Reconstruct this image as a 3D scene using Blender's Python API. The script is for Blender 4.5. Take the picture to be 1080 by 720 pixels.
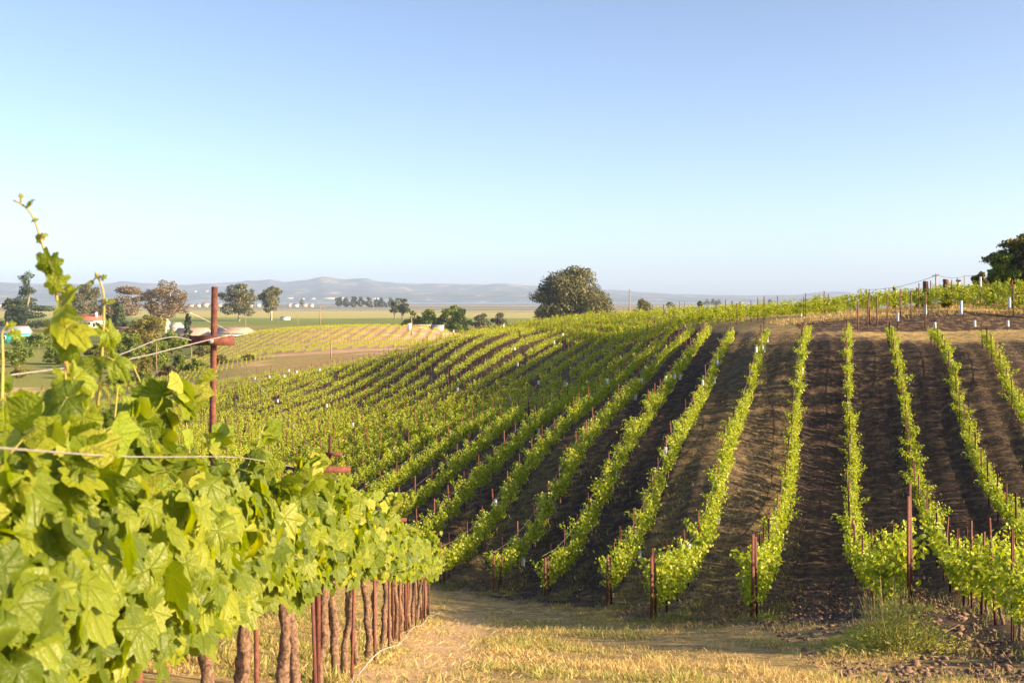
import bpy, math, random
import numpy as np
from mathutils import Vector
RNG = np.random.default_rng(7)
random.seed(7)
for o in list(bpy.data.objects): bpy.data.objects.remove(o)
S = bpy.context.scene
C = S.collection
R = math.radians
# ------------------------------------------------------------------ camera, world, sun
F = 1140.0; CX = 540.0; HY = 316.0            # focal length in photo pixels, vertical middle line, horizon line
cam = bpy.data.cameras.new('camera'); cam.sensor_width = 36; cam.lens = 36*F/1080
cam.shift_y = -44/1080; cam.clip_start = 0.05; cam.clip_end = 60000
cam.dof.use_dof = True; cam.dof.focus_distance = 22; cam.dof.aperture_fstop = 8
co = bpy.data.objects.new('camera', cam); C.objects.link(co); co.rotation_euler = (R(90), 0, 0); S.camera = co
SUN_AZ, SUN_EL = 109, 16.5                    # clockwise from the view direction (+Y)
W = bpy.data.worlds.new('World'); S.world = W; W.use_nodes = True
wn = W.node_tree.nodes; wl = W.node_tree.links
bg = wn['Background']; sky = wn.new('ShaderNodeTexSky'); sky.sky_type = 'NISHITA'; sky.sun_disc = False
sky.sun_elevation = R(SUN_EL); sky.sun_rotation = R(SUN_AZ); sky.air_density = 0.5; sky.dust_density = 1.4; sky.ozone_density = 0.3; sky.altitude = 0
wl.new(sky.outputs[0], bg.inputs[0]); bg.inputs[1].default_value = 0.119
sl = bpy.data.lights.new('sun', 'SUN'); sl.energy = 5.0; sl.angle = R(0.5); sl.color = (1.0, 0.75, 0.45)
so = bpy.data.objects.new('sun', sl); C.objects.link(so)
sd = Vector((math.sin(R(SUN_AZ))*math.cos(R(SUN_EL)), math.cos(R(SUN_AZ))*math.cos(R(SUN_EL)), math.sin(R(SUN_EL))))
so.rotation_euler = sd.to_track_quat('Z', 'Y').to_euler()
S.view_settings.view_transform = 'Standard'; S.view_settings.look = 'None'; S.view_settings.gamma = 1
S.view_settings.exposure = 1.45
S.cycles.max_bounces = 6; S.cycles.transparent_max_bounces = 4; S.cycles.volume_bounces = 0; S.cycles.use_denoising = True
# ------------------------------------------------------------------ helpers
def tag(o, label=None, cat=None, group=None, kind=None):
    if label: o['label'] = label
    if cat: o['category'] = cat
    if group: o['group'] = group
    if kind: o['kind'] = kind
    return o
def empty(name, loc, rz=0, label=None, cat=None, group=None):
    o = bpy.data.objects.new(name, None); C.objects.link(o); o.location = loc; o.rotation_euler = (0, 0, rz)
    o.empty_display_size = 0.1
    return tag(o, label, cat, group)
def P(px, py, Y): return np.array([(px-CX)/F*Y, Y, -(py-HY)/F*Y])
def build(name, V, faces, mats, parent=None, smooth=False, uv=None, fm=None, loc=None):
    """V (n,3); faces: (m,3)/(m,4) array or list of such arrays"""
    if not isinstance(faces, list): faces = [faces]
    me = bpy.data.meshes.new(name)
    V = np.asarray(V, np.float32); nl = sum(f.size for f in faces); nf = sum(len(f) for f in faces)
    me.vertices.add(len(V)); me.vertices.foreach_set('co', V.ravel())
    me.loops.add(nl); me.polygons.add(nf)
    li = np.concatenate([f.ravel() for f in faces]).astype(np.int32)
    me.loops.foreach_set('vertex_index', li)
    tot = np.concatenate([np.full(len(f), f.shape[1]) for f in faces]).astype(np.int32)
    me.polygons.foreach_set('loop_start', (np.cumsum(tot)-tot).astype(np.int32))
    if uv is not None:
        l = me.uv_layers.new(name='UVMap'); l.data.foreach_set('uv', np.asarray(uv, np.float32)[li].ravel())
    for m in (mats if isinstance(mats, (list, tuple)) else [mats]): me.materials.append(m)
    if fm is not None: me.polygons.foreach_set('material_index', np.asarray(fm, np.int32))
    if smooth: me.polygons.foreach_set('use_smooth', np.ones(nf, bool))
    me.update(calc_edges=True)
    o = bpy.data.objects.new(name, me); C.objects.link(o)
    if parent: o.parent = parent
    if loc is not None: o.location = loc
    return o
class MB:
    def __init__(s): s.V = []; s.Q = []; s.T = []; s.n = 0
    def add(s, V, Q=None, T=None):
        V = np.asarray(V, float).reshape(-1, 3)
        if Q is not None and len(Q): s.Q.append(np.asarray(Q)+s.n)
        if T is not None and len(T): s.T.append(np.asarray(T)+s.n)
        s.V.append(V); s.n += len(V); return s
    def box(s, c, d, rz=0, rx=0):
        x, y, z = [k/2 for k in d]
        v = np.array([(a*x, b*y, e*z) for a in (-1, 1) for b in (-1, 1) for e in (-1, 1)])
        if rx: cc, ss = math.cos(rx), math.sin(rx); v = v @ np.array([[1,0,0],[0,cc,-ss],[0,ss,cc]]).T
        if rz: cc, ss = math.cos(rz), math.sin(rz); v = v @ np.array([[cc,-ss,0],[ss,cc,0],[0,0,1]]).T
        return s.add(v+np.array(c), [(0,1,3,2),(4,6,7,5),(0,4,5,1),(2,3,7,6),(0,2,6,4),(1,5,7,3)])
    def tube(s, pts, rad, n=6, jit=0, cap=True):
        pts = np.asarray(pts, float); m = len(pts); rad = np.broadcast_to(np.asarray(rad, float), (m,))
        t = np.gradient(pts, axis=0); t /= np.linalg.norm(t, axis=1)[:, None]+1e-9
        ref = np.array([1., 0, 0]) if abs(t[0][0]) < .8 else np.array([0, 1., 0])
        a = np.cross(t, ref); a /= np.linalg.norm(a, axis=1)[:, None]; b = np.cross(t, a)
        th = np.arange(n)/n*2*math.pi
        r = rad[:, None]*np.ones(n)
        if jit: r = r*(1+jit*RNG.normal(size=(m, n)))
        v = pts[:, None]+r[..., None]*(np.cos(th)[None, :, None]*a[:, None]+np.sin(th)[None, :, None]*b[:, None])
        v = v.reshape(-1, 3); q = []
        for i in range(m-1):
            for j in range(n): q.append((i*n+j, i*n+(j+1) % n, (i+1)*n+(j+1) % n, (i+1)*n+j))
        tt = []
        if cap:
            v = np.vstack([v, pts[:1], pts[-1:]])
            for j in range(n): tt += [(m*n, (j+1) % n, j), (m*n+1, (m-1)*n+j, (m-1)*n+(j+1) % n)]
        return s.add(v, q, tt)
    def build(s, name, mat, parent=None, smooth=False, **k):
        f = []
        if s.Q: f.append(np.concatenate(s.Q))
        if s.T: f.append(np.concatenate(s.T))
        return build(name, np.concatenate(s.V), f, mat, parent, smooth, **k)
def orient(V, N, up=None):
    pass
# ------------------------------------------------------------------ materials
def mat(name):
    m = bpy.data.materials.new(name); m.use_nodes = True; nt = m.node_tree
    b = nt.nodes['Principled BSDF']; return m, nt, b
def N(nt, t, **k):
    n = nt.nodes.new(t)
    for a, v in k.items(): setattr(n, a, v)
    return n
def noise(nt, scale, detail=4, rough=.6, vec=None, dim='3D'):
    n = N(nt, 'ShaderNodeTexNoise'); n.inputs['Scale'].default_value = scale; n.inputs['Detail'].default_value = detail; n.inputs['Roughness'].default_value = rough
    if vec is not None: nt.links.new(vec, n.inputs['Vector'])
    return n
def ramp(nt, src, stops, interp='LINEAR'):
    r = N(nt, 'ShaderNodeValToRGB'); r.color_ramp.interpolation = interp; e = r.color_ramp.elements
    while len(e) < len(stops): e.new(0.5)
    for i, (p, c) in enumerate(stops): e[i].position = p; e[i].color = (*c, 1)
    nt.links.new(src, r.inputs[0]); return r
def mix(nt, fac, a, b, mode='MIX'):
    m = N(nt, 'ShaderNodeMix'); m.data_type = 'RGBA'; m.blend_type = mode
    for s, v in ((0, fac), (6, a), (7, b)):
        if isinstance(v, (int, float)): m.inputs[s].default_value = v
        elif isinstance(v, tuple): m.inputs[s].default_value = (*v, 1)
        else: nt.links.new(v, m.inputs[s])
    return m.outputs[2]
def math_(nt, op, a, b=None, clamp=False):
    m = N(nt, 'ShaderNodeMath'); m.operation = op; m.use_clamp = clamp
    for s, v in ((0, a), (1, b)):
        if v is None: continue
        if isinstance(v, (int, float)): m.inputs[s].default_value = v
        else: nt.links.new(v, m.inputs[s])
    return m.outputs[0]
def leaf_material(name, stops, trans=.45, veins=False, rough=.5, spec=.35):
    m, nt, b = mat(name); L = nt.links
    g = N(nt, 'ShaderNodeNewGeometry'); r = ramp(nt, g.outputs['Random Per Island'], stops)
    col = r.outputs[0]
    if veins:
        uv = N(nt, 'ShaderNodeUVMap'); sp = N(nt, 'ShaderNodeSeparateXYZ'); L.new(uv.outputs[0], sp.inputs[0])
        x = math_(nt, 'ABSOLUTE', math_(nt, 'SUBTRACT', sp.outputs[0], .5)); y = math_(nt, 'SUBTRACT', sp.outputs[1], .5)
        d = None
        for a in (0, 48, 100):
            s_, c_ = math.sin(R(a)), math.cos(R(a))
            e = math_(nt, 'ABSOLUTE', math_(nt, 'SUBTRACT', math_(nt, 'MULTIPLY', x, c_), math_(nt, 'MULTIPLY', y, s_)))
            al = math_(nt, 'ADD', math_(nt, 'MULTIPLY', x, s_), math_(nt, 'MULTIPLY', y, c_))
            e = math_(nt, 'ADD', e, math_(nt, 'MULTIPLY', math_(nt, 'LESS_THAN', al, 0), 1.0))
            d = e if d is None else math_(nt, 'MINIMUM', d, e)
        vein = math_(nt, 'SUBTRACT', 1, math_(nt, 'MULTIPLY', d, 90), clamp=True)
        # side veins: fine stripes across the blade
        w = N(nt, 'ShaderNodeTexWave'); w.inputs['Scale'].default_value = 4.2; w.inputs['Distortion'].default_value = 5; w.inputs['Detail'].default_value = 2
        L.new(uv.outputs[0], w.inputs['Vector'])
        side = math_(nt, 'POWER', w.outputs['Fac'], 6)
        vv = math_(nt, 'MAXIMUM', vein, math_(nt, 'MULTIPLY', side, .12))
        nz = noise(nt, 9, 3, .6, uv.outputs[0])
        col = mix(nt, math_(nt, 'MULTIPLY', nz.outputs[0], .45), col, (.19, .24, .02))
        col = mix(nt, math_(nt, 'MULTIPLY', vv, .42), col, (.24, .32, .06))
        bp = N(nt, 'ShaderNodeBump'); bp.inputs['Strength'].default_value = .55; bp.inputs['Distance'].default_value = .012
        hh = math_(nt, 'ADD', math_(nt, 'MULTIPLY', vv, -1), math_(nt, 'MULTIPLY', nz.outputs[0], 1.2))
        L.new(hh, bp.inputs['Height']); L.new(bp.outputs[0], b.inputs['Normal'])
    L.new(col, b.inputs['Base Color']); b.inputs['Roughness'].default_value = rough; b.inputs['Specular IOR Level'].default_value = spec
    t = N(nt, 'ShaderNodeBsdfTranslucent'); hs = N(nt, 'ShaderNodeHueSaturation'); hs.inputs['Hue'].default_value = .494; hs.inputs['Saturation'].default_value = 1.1; hs.inputs['Value'].default_value = 1.45
    L.new(col, hs.inputs['Color']); L.new(hs.outputs[0], t.inputs[0])
    mx = N(nt, 'ShaderNodeMixShader'); mx.inputs[0].default_value = trans
    L.new(b.outputs[0], mx.inputs[1]); L.new(t.outputs[0], mx.inputs[2]); L.new(mx.outputs[0], nt.nodes['Material Output'].inputs[0])
    return m
def plain(name, col, rough=.8, var=.25, scale=8, col2=None, metal=0, bump=0):
    m, nt, b = mat(name)
    tc = N(nt, 'ShaderNodeTexCoord'); n = noise(nt, scale, 5, .65, tc.outputs['Object'])
    c2 = col2 if col2 else tuple(c*(1-var) for c in col)
    r = ramp(nt, n.outputs[0], [(.32, c2), (.68, col)]); nt.links.new(r.outputs[0], b.inputs['Base Color'])
    b.inputs['Roughness'].default_value = rough; b.inputs['Metallic'].default_value = metal
    if bump:
        bp = N(nt, 'ShaderNodeBump'); bp.inputs['Strength'].default_value = bump; bp.inputs['Distance'].default_value = .02
        nt.links.new(n.outputs[0], bp.inputs['Height']); nt.links.new(bp.outputs[0], b.inputs['Normal'])
    return m
M = {}
M['vineleaf'] = leaf_material('foreground_vine_leaf', [(0, (.075, .12, .008)), (.3, (.15, .205, .012)), (.7, (.25, .30, .018)), (.95, (.34, .37, .025)), (1, (.44, .43, .04))], .50, True, .42, .45)
M['youngleaf'] = leaf_material('shoot_tip_leaf', [(0, (.22, .30, .02)), (.6, (.32, .37, .03)), (1, (.44, .42, .06))], .45, True, .45, .4)
M['hillleaf'] = leaf_material('hillside_vine_leaf', [(0, (.16, .24, .018)), (.5, (.30, .37, .028)), (1, (.50, .48, .055))], .38)
M['farleaf'] = leaf_material('far_vine_leaf', [(0, (.16, .24, .018)), (.5, (.32, .38, .028)), (1, (.52, .50, .05))], .35)
M['treeleaf'] = leaf_material('broadleaf_tree_foliage', [(0, (.07, .11, .016)), (.6, (.16, .22, .026)), (1, (.28, .31, .04))], .3)
M['euca'] = leaf_material('eucalyptus_foliage', [(0, (.07, .08, .03)), (.6, (.13, .13, .045)), (1, (.21, .18, .065))], .25)
M['eucabrown'] = leaf_material('dry_eucalyptus_foliage', [(0, (.10, .075, .04)), (.6, (.18, .13, .065)), (1, (.25, .18, .09))], .2)
M['eucawarm'] = leaf_material('warm_evergreen_foliage', [(0, (.06, .07, .02)), (.6, (.15, .15, .04)), (1, (.28, .20, .08))], .25)
M['conifer'] = leaf_material('conifer_foliage', [(0, (.03, .05, .022)), (1, (.08, .11, .035))], .1)
M['golden'] = leaf_material('golden_shrub_foliage', [(0, (.12, .12, .02)), (1, (.26, .22, .04))], .3)
M['haze_tree'] = leaf_material('distant_tree_foliage', [(0, (.06, .075, .03)), (1, (.13, .13, .05))], .1)
M['drygrass'] = leaf_material('dry_grass_blade', [(0, (.30, .22, .08)), (.35, (.50, .35, .14)), (.7, (.66, .48, .20)), (1, (.52, .48, .16))], .25, rough=.6)
M['aislegrass'] = leaf_material('brown_aisle_grass', [(0, (.14, .10, .05)), (.6, (.26, .19, .10)), (1, (.36, .30, .13))], .2, rough=.7)
M['greengrass'] = leaf_material('green_grass_blade', [(0, (.13, .18, .03)), (.6, (.24, .28, .05)), (1, (.42, .38, .12))], .3, rough=.6)
M['weed'] = leaf_material('feathery_weed', [(0, (.22, .28, .04)), (.6, (.38, .42, .08)), (1, (.55, .50, .16))], .4)
M['rust'] = plain('rusty_steel', (.23, .075, .045), .85, col2=(.07, .025, .02), scale=30, bump=.25)
M['darkrust'] = plain('dark_rusty_steel', (.13, .04, .027), .8, col2=(.06, .022, .018), scale=18)
M['bark'] = plain('vine_bark', (.31, .185, .115), .95, col2=(.05, .030, .022), scale=38, bump=1.0)
M['shoot'] = plain('reddish_green_shoot', (.42, .26, .09), .55, col2=(.30, .30, .06), scale=9)
M['trunk'] = plain('tree_bark', (.34, .25, .17), .9, col2=(.16, .12, .085), scale=1.2)
M['palebark'] = plain('pale_eucalyptus_bark', (.62, .50, .38), .85, col2=(.36, .27, .2), scale=.8)
M['wire'] = plain('galvanised_wire', (.46, .42, .38), .5, .35, 30, metal=.3)
M['hose'] = plain('black_drip_hose', (.035, .035, .04), .5)
M['tube'] = plain('white_grow_tube', (.66, .67, .68), .5, .3, 3)
M['cap'] = plain('pale_blue_tube_rim', (.45, .52, .72), .5, .1, 3)
M['wood'] = plain('weathered_wood', (.36, .24, .16), .9, col2=(.2, .13, .09), scale=6)
M['white'] = plain('white_painted_wall', (.80, .76, .70), .8, .08, .7)
M['cream'] = plain('cream_wall', (.66, .54, .40), .8, .12, .7)
M['redroof'] = plain('red_tile_roof', (.50, .15, .08), .85, .35, 1.5)
M['pinkroof'] = plain('faded_pink_roof', (.55, .33, .26), .85, .2, .5)
M['greyroof'] = plain('grey_metal_roof', (.38, .38, .40), .6, .15, .5)
M['turq'] = plain('turquoise_wall', (.05, .42, .38), .7, .15, .8)
M['darkwin'] = plain('dark_window_pane', (.04, .045, .05), .2, .2, 2)
M['darkwood'] = plain('dark_shed_boards', (.12, .07, .055), .9, .3, 2)
M['ribbon'] = plain('turquoise_tie', (.03, .40, .36), .6, .1, 9)
# ------------------------------------------------------------------ terrain height
VH = .8
def g(px, py, Y): X, Y, Z = P(px, py, Y); return (X, Y, Z)
def c_(px, py, Y): X, Y, Z = P(px, py, Y); return (X, Y, Z-VH)
PTS = []
for X in (-6, -1.3, 4, 10): PTS += [(X, -10, -1.3)]
for X in (-4, -1.3, 3, 6): PTS += [(X, 0, -1.65)]
PTS += [(-1.3, 3, -1.95), (-1.4, 6, -2.5), (-1.5, 9.5, -3.3), (-1.65, 14.5, -4.6), (-1.9, 20, -6.0), (-1.97, 25, -7.3), (-2.2, 30, -8.35)]
PTS += [(2, 6, -2.6), (3, 9.5, -3.45), (6, 9.5, -3.4), (-3.5, 6, -2.35), (-5, 14.5, -4.3), (-4.5, 9.5, -3.1)]
PTS += [g(800, 715, 12.2), g(1000, 715, 13.2), g(965, 645, 19), g(1054, 657, 17.7), g(1013, 637, 23.4), g(790, 657, 21), g(687, 657, 22.7),
        g(635, 643, 28), g(570, 632, 30.3), g(517, 628, 32.6), g(462, 615, 34.5), g(480, 652, 26.5)]
for py, Y in ((568, 37.6), (510, 44), (473, 50.6), (446, 57), (435, 63.5), (425, 70), (416, 76.5), (404, 83), (392, 89.5), (380, 96), (368, 102.5), (357, 109), (350, 115), (346, 122)): PTS.append(c_(500, py, Y))
for py, Y in ((583, 33.3), (490, 42), (440, 50.8), (421, 59.6), (409, 68.3), (393, 77), (378, 85.8), (366, 94.6), (356, 103), (350, 112), (343, 121), (338, 131)): PTS.append(c_(600, py, Y))
for py, Y in ((497, 37.8), (412, 51.3), (370, 64.8), (354, 78.3), (342, 91.8), (335, 105)): PTS.append(c_(700, py, Y))
for py, Y in ((500, 48), (480, 53), (462, 60.7), (452, 65.9), (437, 76), (423, 86.5), (408, 96.8), (390, 107), (378, 115), (373, 122)): PTS.append(c_(400, py, Y))
for py, Y in ((490, 55), (470, 64), (455, 73), (438, 84.5), (420, 96), (404, 107), (396, 114)): PTS.append(c_(300, py, Y))
for py, Y in ((462, 72), (445, 84), (428, 98), (415, 108)): PTS.append(c_(235, py, Y))
PTS += [c_(822, 585, 28), c_(845, 500, 37), c_(848, 425, 45), g(855, 370, 52), g(857, 361, 57), g(860, 351, 60)]
PTS += [c_(765, 470, 38), g(790, 392, 52), g(805, 352, 62), g(770, 352, 66)]
PTS += [c_(920, 500, 37), c_(905, 425, 45), g(930, 370, 52), g(930, 361, 57), g(930, 351, 60)]
PTS += [c_(1050, 500, 35), g(1030, 420, 45), g(1010, 374, 51), g(1000, 362, 56.5), g(1000, 350, 60), g(1080, 358, 55), g(1080, 349, 60)]
PTS += [g(900, 345, 61.5), g(900, 334, 64.5), g(900, 334, 80), g(1000, 344, 61.5), g(1000, 328, 64.2), g(1000, 322, 75), g(1080, 322, 66), g(1075, 310, 85), g(1140, 312, 70), g(1140, 300, 90)]
PTS += [g(800, 340, 74), g(800, 338, 85), g(740, 340, 82), g(700, 337, 112), g(600, 341, 145)]
for px in (700, 800, 900, 1000, 1100): PTS += [g(px, 338, 160), g(px, 345, 260)]
PTS += [g(600, 350, 220), g(600, 362, 320), g(500, 365, 170), g(500, 365, 260), g(400, 384, 150), g(430, 367, 190)]
PTS += [g(300, 392, 140), g(300, 388, 160), g(350, 376, 176), g(300, 376, 184), g(250, 379, 184), g(400, 370, 184), g(350, 345, 300), g(450, 347, 280), g(260, 352, 290), g(230, 384, 176), g(235, 402, 140),
        g(220, 420, 118), g(150, 405, 190), g(50, 405, 190), g(-60, 405, 190), g(150, 440, 110), g(0, 445, 110), g(0, 500, 60), g(150, 500, 55), g(-80, 520, 50), g(150, 375, 300), g(0, 375, 300)]
for px in (-100, 0, 150, 300, 450, 600, 750, 900, 1050, 1200):
    for Y in (460, 700): PTS.append(((px-CX)/F*Y, Y, -17))
PTS += [(14, 0, -3.2), (25, 0, -5.5), (15, 10, -4.6), (28, 12, -6.5), (22, 22, -6.6), (36, 25, -6.6), (40, 40, -4.5), (55, 60, -1.5)]
PTS = np.array(PTS)
def uvw(X, Y):
    Yc = np.maximum(Y, -15)+22
    return np.stack([np.clip(X/(np.maximum(Y, -15)+16), -.7, 1.0)*1.9, np.log(Yc)*1.25], -1)
def tps(r2): return np.where(r2 > 1e-12, r2*np.log(r2+1e-12), 0)
_c = uvw(PTS[:, 0], PTS[:, 1]); _n = len(PTS)
_K = tps(((_c[:, None]-_c[None])**2).sum(-1))+np.eye(_n)*2e-3
_Pm = np.hstack([np.ones((_n, 1)), _c]); _A = np.block([[_K, _Pm], [_Pm.T, np.zeros((3, 3))]])
_w = np.linalg.solve(_A, np.concatenate([PTS[:, 2], np.zeros(3)]))
def sstep(x, a, b): t = np.clip((x-a)/(b-a), 0, 1); return t*t*(3-2*t)
def height(X, Y):
    X = np.asarray(X, float); Y = np.asarray(Y, float); sh = np.broadcast(X, Y).shape
    X = np.broadcast_to(X, sh).ravel(); Y = np.broadcast_to(Y, sh).ravel(); out = np.empty(len(X))
    for i in range(0, len(X), 20000):
        c = uvw(X[i:i+20000], Y[i:i+20000]); r2 = ((c[:, None]-_c[None])**2).sum(-1)
        out[i:i+20000] = tps(r2) @ _w[:_n]+_w[_n]+c @ _w[_n+1:]
    out = out*(1-sstep(Y, 460, 640))-17*sstep(Y, 460, 640)
    return out.reshape(sh)
def hz(x, y): return float(height(np.array([x]), np.array([y]))[0])
# value noise for numpy
_perm = RNG.random((256, 256))
def vnoise(x, y):
    xi = np.floor(x).astype(int); yi = np.floor(y).astype(int); fx = x-xi; fy = y-yi; fx = fx*fx*(3-2*fx); fy = fy*fy*(3-2*fy)
    a = _perm[xi & 255, yi & 255]; b = _perm[(xi+1) & 255, yi & 255]; c = _perm[xi & 255, (yi+1) & 255]; d = _perm[(xi+1) & 255, (yi+1) & 255]
    return (a*(1-fx)+b*fx)*(1-fy)+(c*(1-fx)+d*fx)*fy
def fbm(x, y, o=4): return sum(vnoise(x*2**i+17*i, y*2**i+5*i)*.5**i for i in range(o))/sum(.5**i for i in range(o))
# ------------------------------------------------------------------ row layout of the hillside block
TAN = .303; SP = 2.19
def wk(k): return .44-SP*k
def rowX(k, Y):
    w = wk(k)
    if k == 0: w = w+.85*np.clip((29-Y)/10, 0, 1.2)**1.4
    if k == 1: w = w-.0*Y
    return w+TAN*Y+.06*np.sin(Y*.35+k*1.3)
Y0 = {-4: 30, -3: 24, -2: 18.5, -1: 14.5, 0: 19.6, 1: 21.4, 2: 23, 3: 28.3, 4: 30.6, 5: 33.0, 6: 34.3}
Y1 = {-4: 49, -3: 53, -2: 56, -1: 57, 0: 57.5, 1: 57.5, 2: 59.5, 3: 63, 4: 70, 5: 77, 6: 84}
def yend(k):
    if k in Y1: return Y1[k]
    return min(84+(k-6)*7.5, 136-.9*max(0, k-13), 150)
def ystart(k):
    if k in Y0: return Y0[k]
    return 34+(k-6)*1.9
KMAX = 34
# ------------------------------------------------------------------ ground sheet
def axis(segs):
    out = [segs[0][0]]
    for a, b, st in segs:
        n = max(1, round((b-a)/st)); out += list(np.linspace(a, b, n+1)[1:])
    return np.array(out)
def geo(a, b, r, first):
    out = []; s = first; x = a
    while x < b: x += s; s *= r; out.append(min(x, b))
    return np.array(out)
xs = axis([(-70, -24, 1.2), (-24, -10, .5), (-10, 26, .2), (26, 60, .8)])
xs = np.concatenate([-geo(70, 14000, 1.16, 2)[::-1], xs, geo(60, 14000, 1.16, 2)])
ys = axis([(-14, 3, .6), (3, 34, .16), (34, 66, .3), (66, 150, .8)]); ys = np.concatenate([ys, geo(150, 15000, 1.035, 1.5)])
GX, GY = np.meshgrid(xs, ys)
GZ = height(GX, GY)
kf = (.44+TAN*GY-GX)/SP                     # fractional row number: integers are vine lines
ki = np.floor(kf); fr = kf-ki
inblk = (GY > 13) & (GY < 140) & (GX > -40)
s_y0 = np.interp(kf, [-4, -1, 0, 1, 2, 3, 4, 5, 6, 20, 34], [26, 13, 18, 20, 22.3, 27.5, 29.5, 32, 34, 55, 85])
s_y1 = np.interp(kf, [-4, 1, 2, 3, 4, 6, 13, 34], [53, 58.5, 60, 64, 71, 85, 140, 122])
block = sstep(GY-s_y0+(fbm(GX*.7, GY*.7)-.5)*3, -1.2, 1.2)*(1-sstep(GY-s_y1, 0, 3))*(GX > -60)
grassy = {2: .75, 3: .08, 4: 0.1, 5: .65, 6: .2, 7: .5, 1: .7, 0: .0, -1: .15, -2: .08, -3: .2, -4: .2, 8: .3, 9: .55}
gk = np.zeros_like(GX)
for k in range(-6, 40): gk = np.where(ki == k, grassy.get(k, .3+.25*((k*7) % 3-1)), gk)
far_fade = 1-sstep(GY, 45, 75)
soil_fine = (fbm(GX*2.3, GY*2.3, 3)-.5)
till = block*(1-gk)
near = (1-sstep(GY, 60, 90))
rut = np.exp(-((fr-.30)/.07)**2)+np.exp(-((fr-.70)/.07)**2)
berm = np.minimum(fr, 1-fr)
GZ = GZ + near*(till*(.012*soil_fine+.02*(fbm(GX*6, GY*6, 2)-.5)) + .012*(fbm(GX*.9, GY*.9, 3)-.5)) + block*near*(.07*np.exp(-(berm/.1)**2)-.05*rut)
path = np.exp(-((GX-(-.75-.012*GY))/.62)**4)*(GY < 30)*(1-sstep(GY, 24, 29))
GZ = GZ-.03*path
ny, nx = GX.shape
idx = np.arange(nx*ny).reshape(ny, nx)
Q = np.stack([idx[:-1, :-1], idx[:-1, 1:], idx[1:, 1:], idx[1:, :-1]], -1).reshape(-1, 4)
mg, nt, b = mat('vineyard_ground'); L = nt.links
def attr(n): a = N(nt, 'ShaderNodeAttribute'); a.attribute_name = n; return a.outputs['Fac']
geo_ = N(nt, 'ShaderNodeNewGeometry'); pos = geo_.outputs['Position']; sp = N(nt, 'ShaderNodeSeparateXYZ'); L.new(pos, sp.inputs[0])
n1 = noise(nt, 1.4, 6, .65, pos); n2 = noise(nt, 14, 4, .7, pos); n3 = noise(nt, .22, 4, .6, pos); n4 = noise(nt, 60, 3, .7, pos)
soil = ramp(nt, n2.outputs[0], [(.3, (.022, .015, .014)), (.5, (.045, .030, .027)), (.72, (.10, .066, .054))]).outputs[0]
soil = mix(nt, math_(nt, 'MULTIPLY', n1.outputs[0], .5), soil, (.075, .048, .039))
mp = N(nt, 'ShaderNodeMapping'); mp.vector_type = 'TEXTURE'; mp.inputs['Rotation'].default_value = (0, 0, -math.atan(TAN)); L.new(pos, mp.inputs['Vector'])
sc3 = N(nt, 'ShaderNodeVectorMath'); sc3.operation = 'MULTIPLY'; sc3.inputs[1].default_value = (5.5, .35, .35); L.new(mp.outputs[0], sc3.inputs[0])
nst = noise(nt, 1.0, 4, .6, sc3.outputs[0])
soil = mix(nt, ramp(nt, nst.outputs[0], [(.4, (0, 0, 0)), (.62, (.6, .6, .6))]).outputs[0], soil, (.095, .064, .052))
dry = ramp(nt, n2.outputs[0], [(.3, (.27, .18, .07)), (.5, (.46, .31, .125)), (.72, (.66, .47, .21))]).outputs[0]
grn = ramp(nt, n2.outputs[0], [(.3, (.11, .12, .035)), (.7, (.24, .23, .07))]).outputs[0]
grf = ramp(nt, n1.outputs[0], [(.47, (0, 0, 0)), (.62, (1, 1, 1))]).outputs[0]
grassc = mix(nt, math_(nt, 'MULTIPLY', grf, .55), dry, grn)
grassc = mix(nt, math_(nt, 'MULTIPLY', attr('aisle'), .82), grassc, mix(nt, n2.outputs[0], (.075, .056, .03), (.27, .20, .11)))  # grass darkened inside the vine block: shade between rows put into its colour
patch = ramp(nt, noise(nt, 2.6, 5, .7, pos).outputs[0], [(.42, (0, 0, 0)), (.56, (1, 1, 1))]).outputs[0]
sf = math_(nt, 'ADD', attr('soil'), math_(nt, 'MULTIPLY', math_(nt, 'SUBTRACT', patch, .5), .8), clamp=True)
colr = mix(nt, sf, grassc, soil)
sand = ramp(nt, n4.outputs[0], [(.3, (.50, .31, .18)), (.7, (.74, .51, .32))]).outputs[0]
pf = math_(nt, 'MULTIPLY', attr('path'), ramp(nt, n1.outputs[0], [(.3, (.4, .4, .4)), (.6, (1, 1, 1))]).outputs[0])
colr = mix(nt, pf, colr, sand)
# dirt track / bank tint
brown = ramp(nt, n3.outputs[0], [(.35, (.46, .27, .14)), (.6, (.68, .45, .26))]).outputs[0]
colr = mix(nt, math_(nt, 'MULTIPLY', attr('lush'), math_(nt, 'ADD', .62, math_(nt, 'MULTIPLY', grf, .35))), colr, mix(nt, n2.outputs[0], (.12, .18, .025), (.28, .32, .06)))
colr = mix(nt, attr('dirt'), colr, brown)
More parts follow.
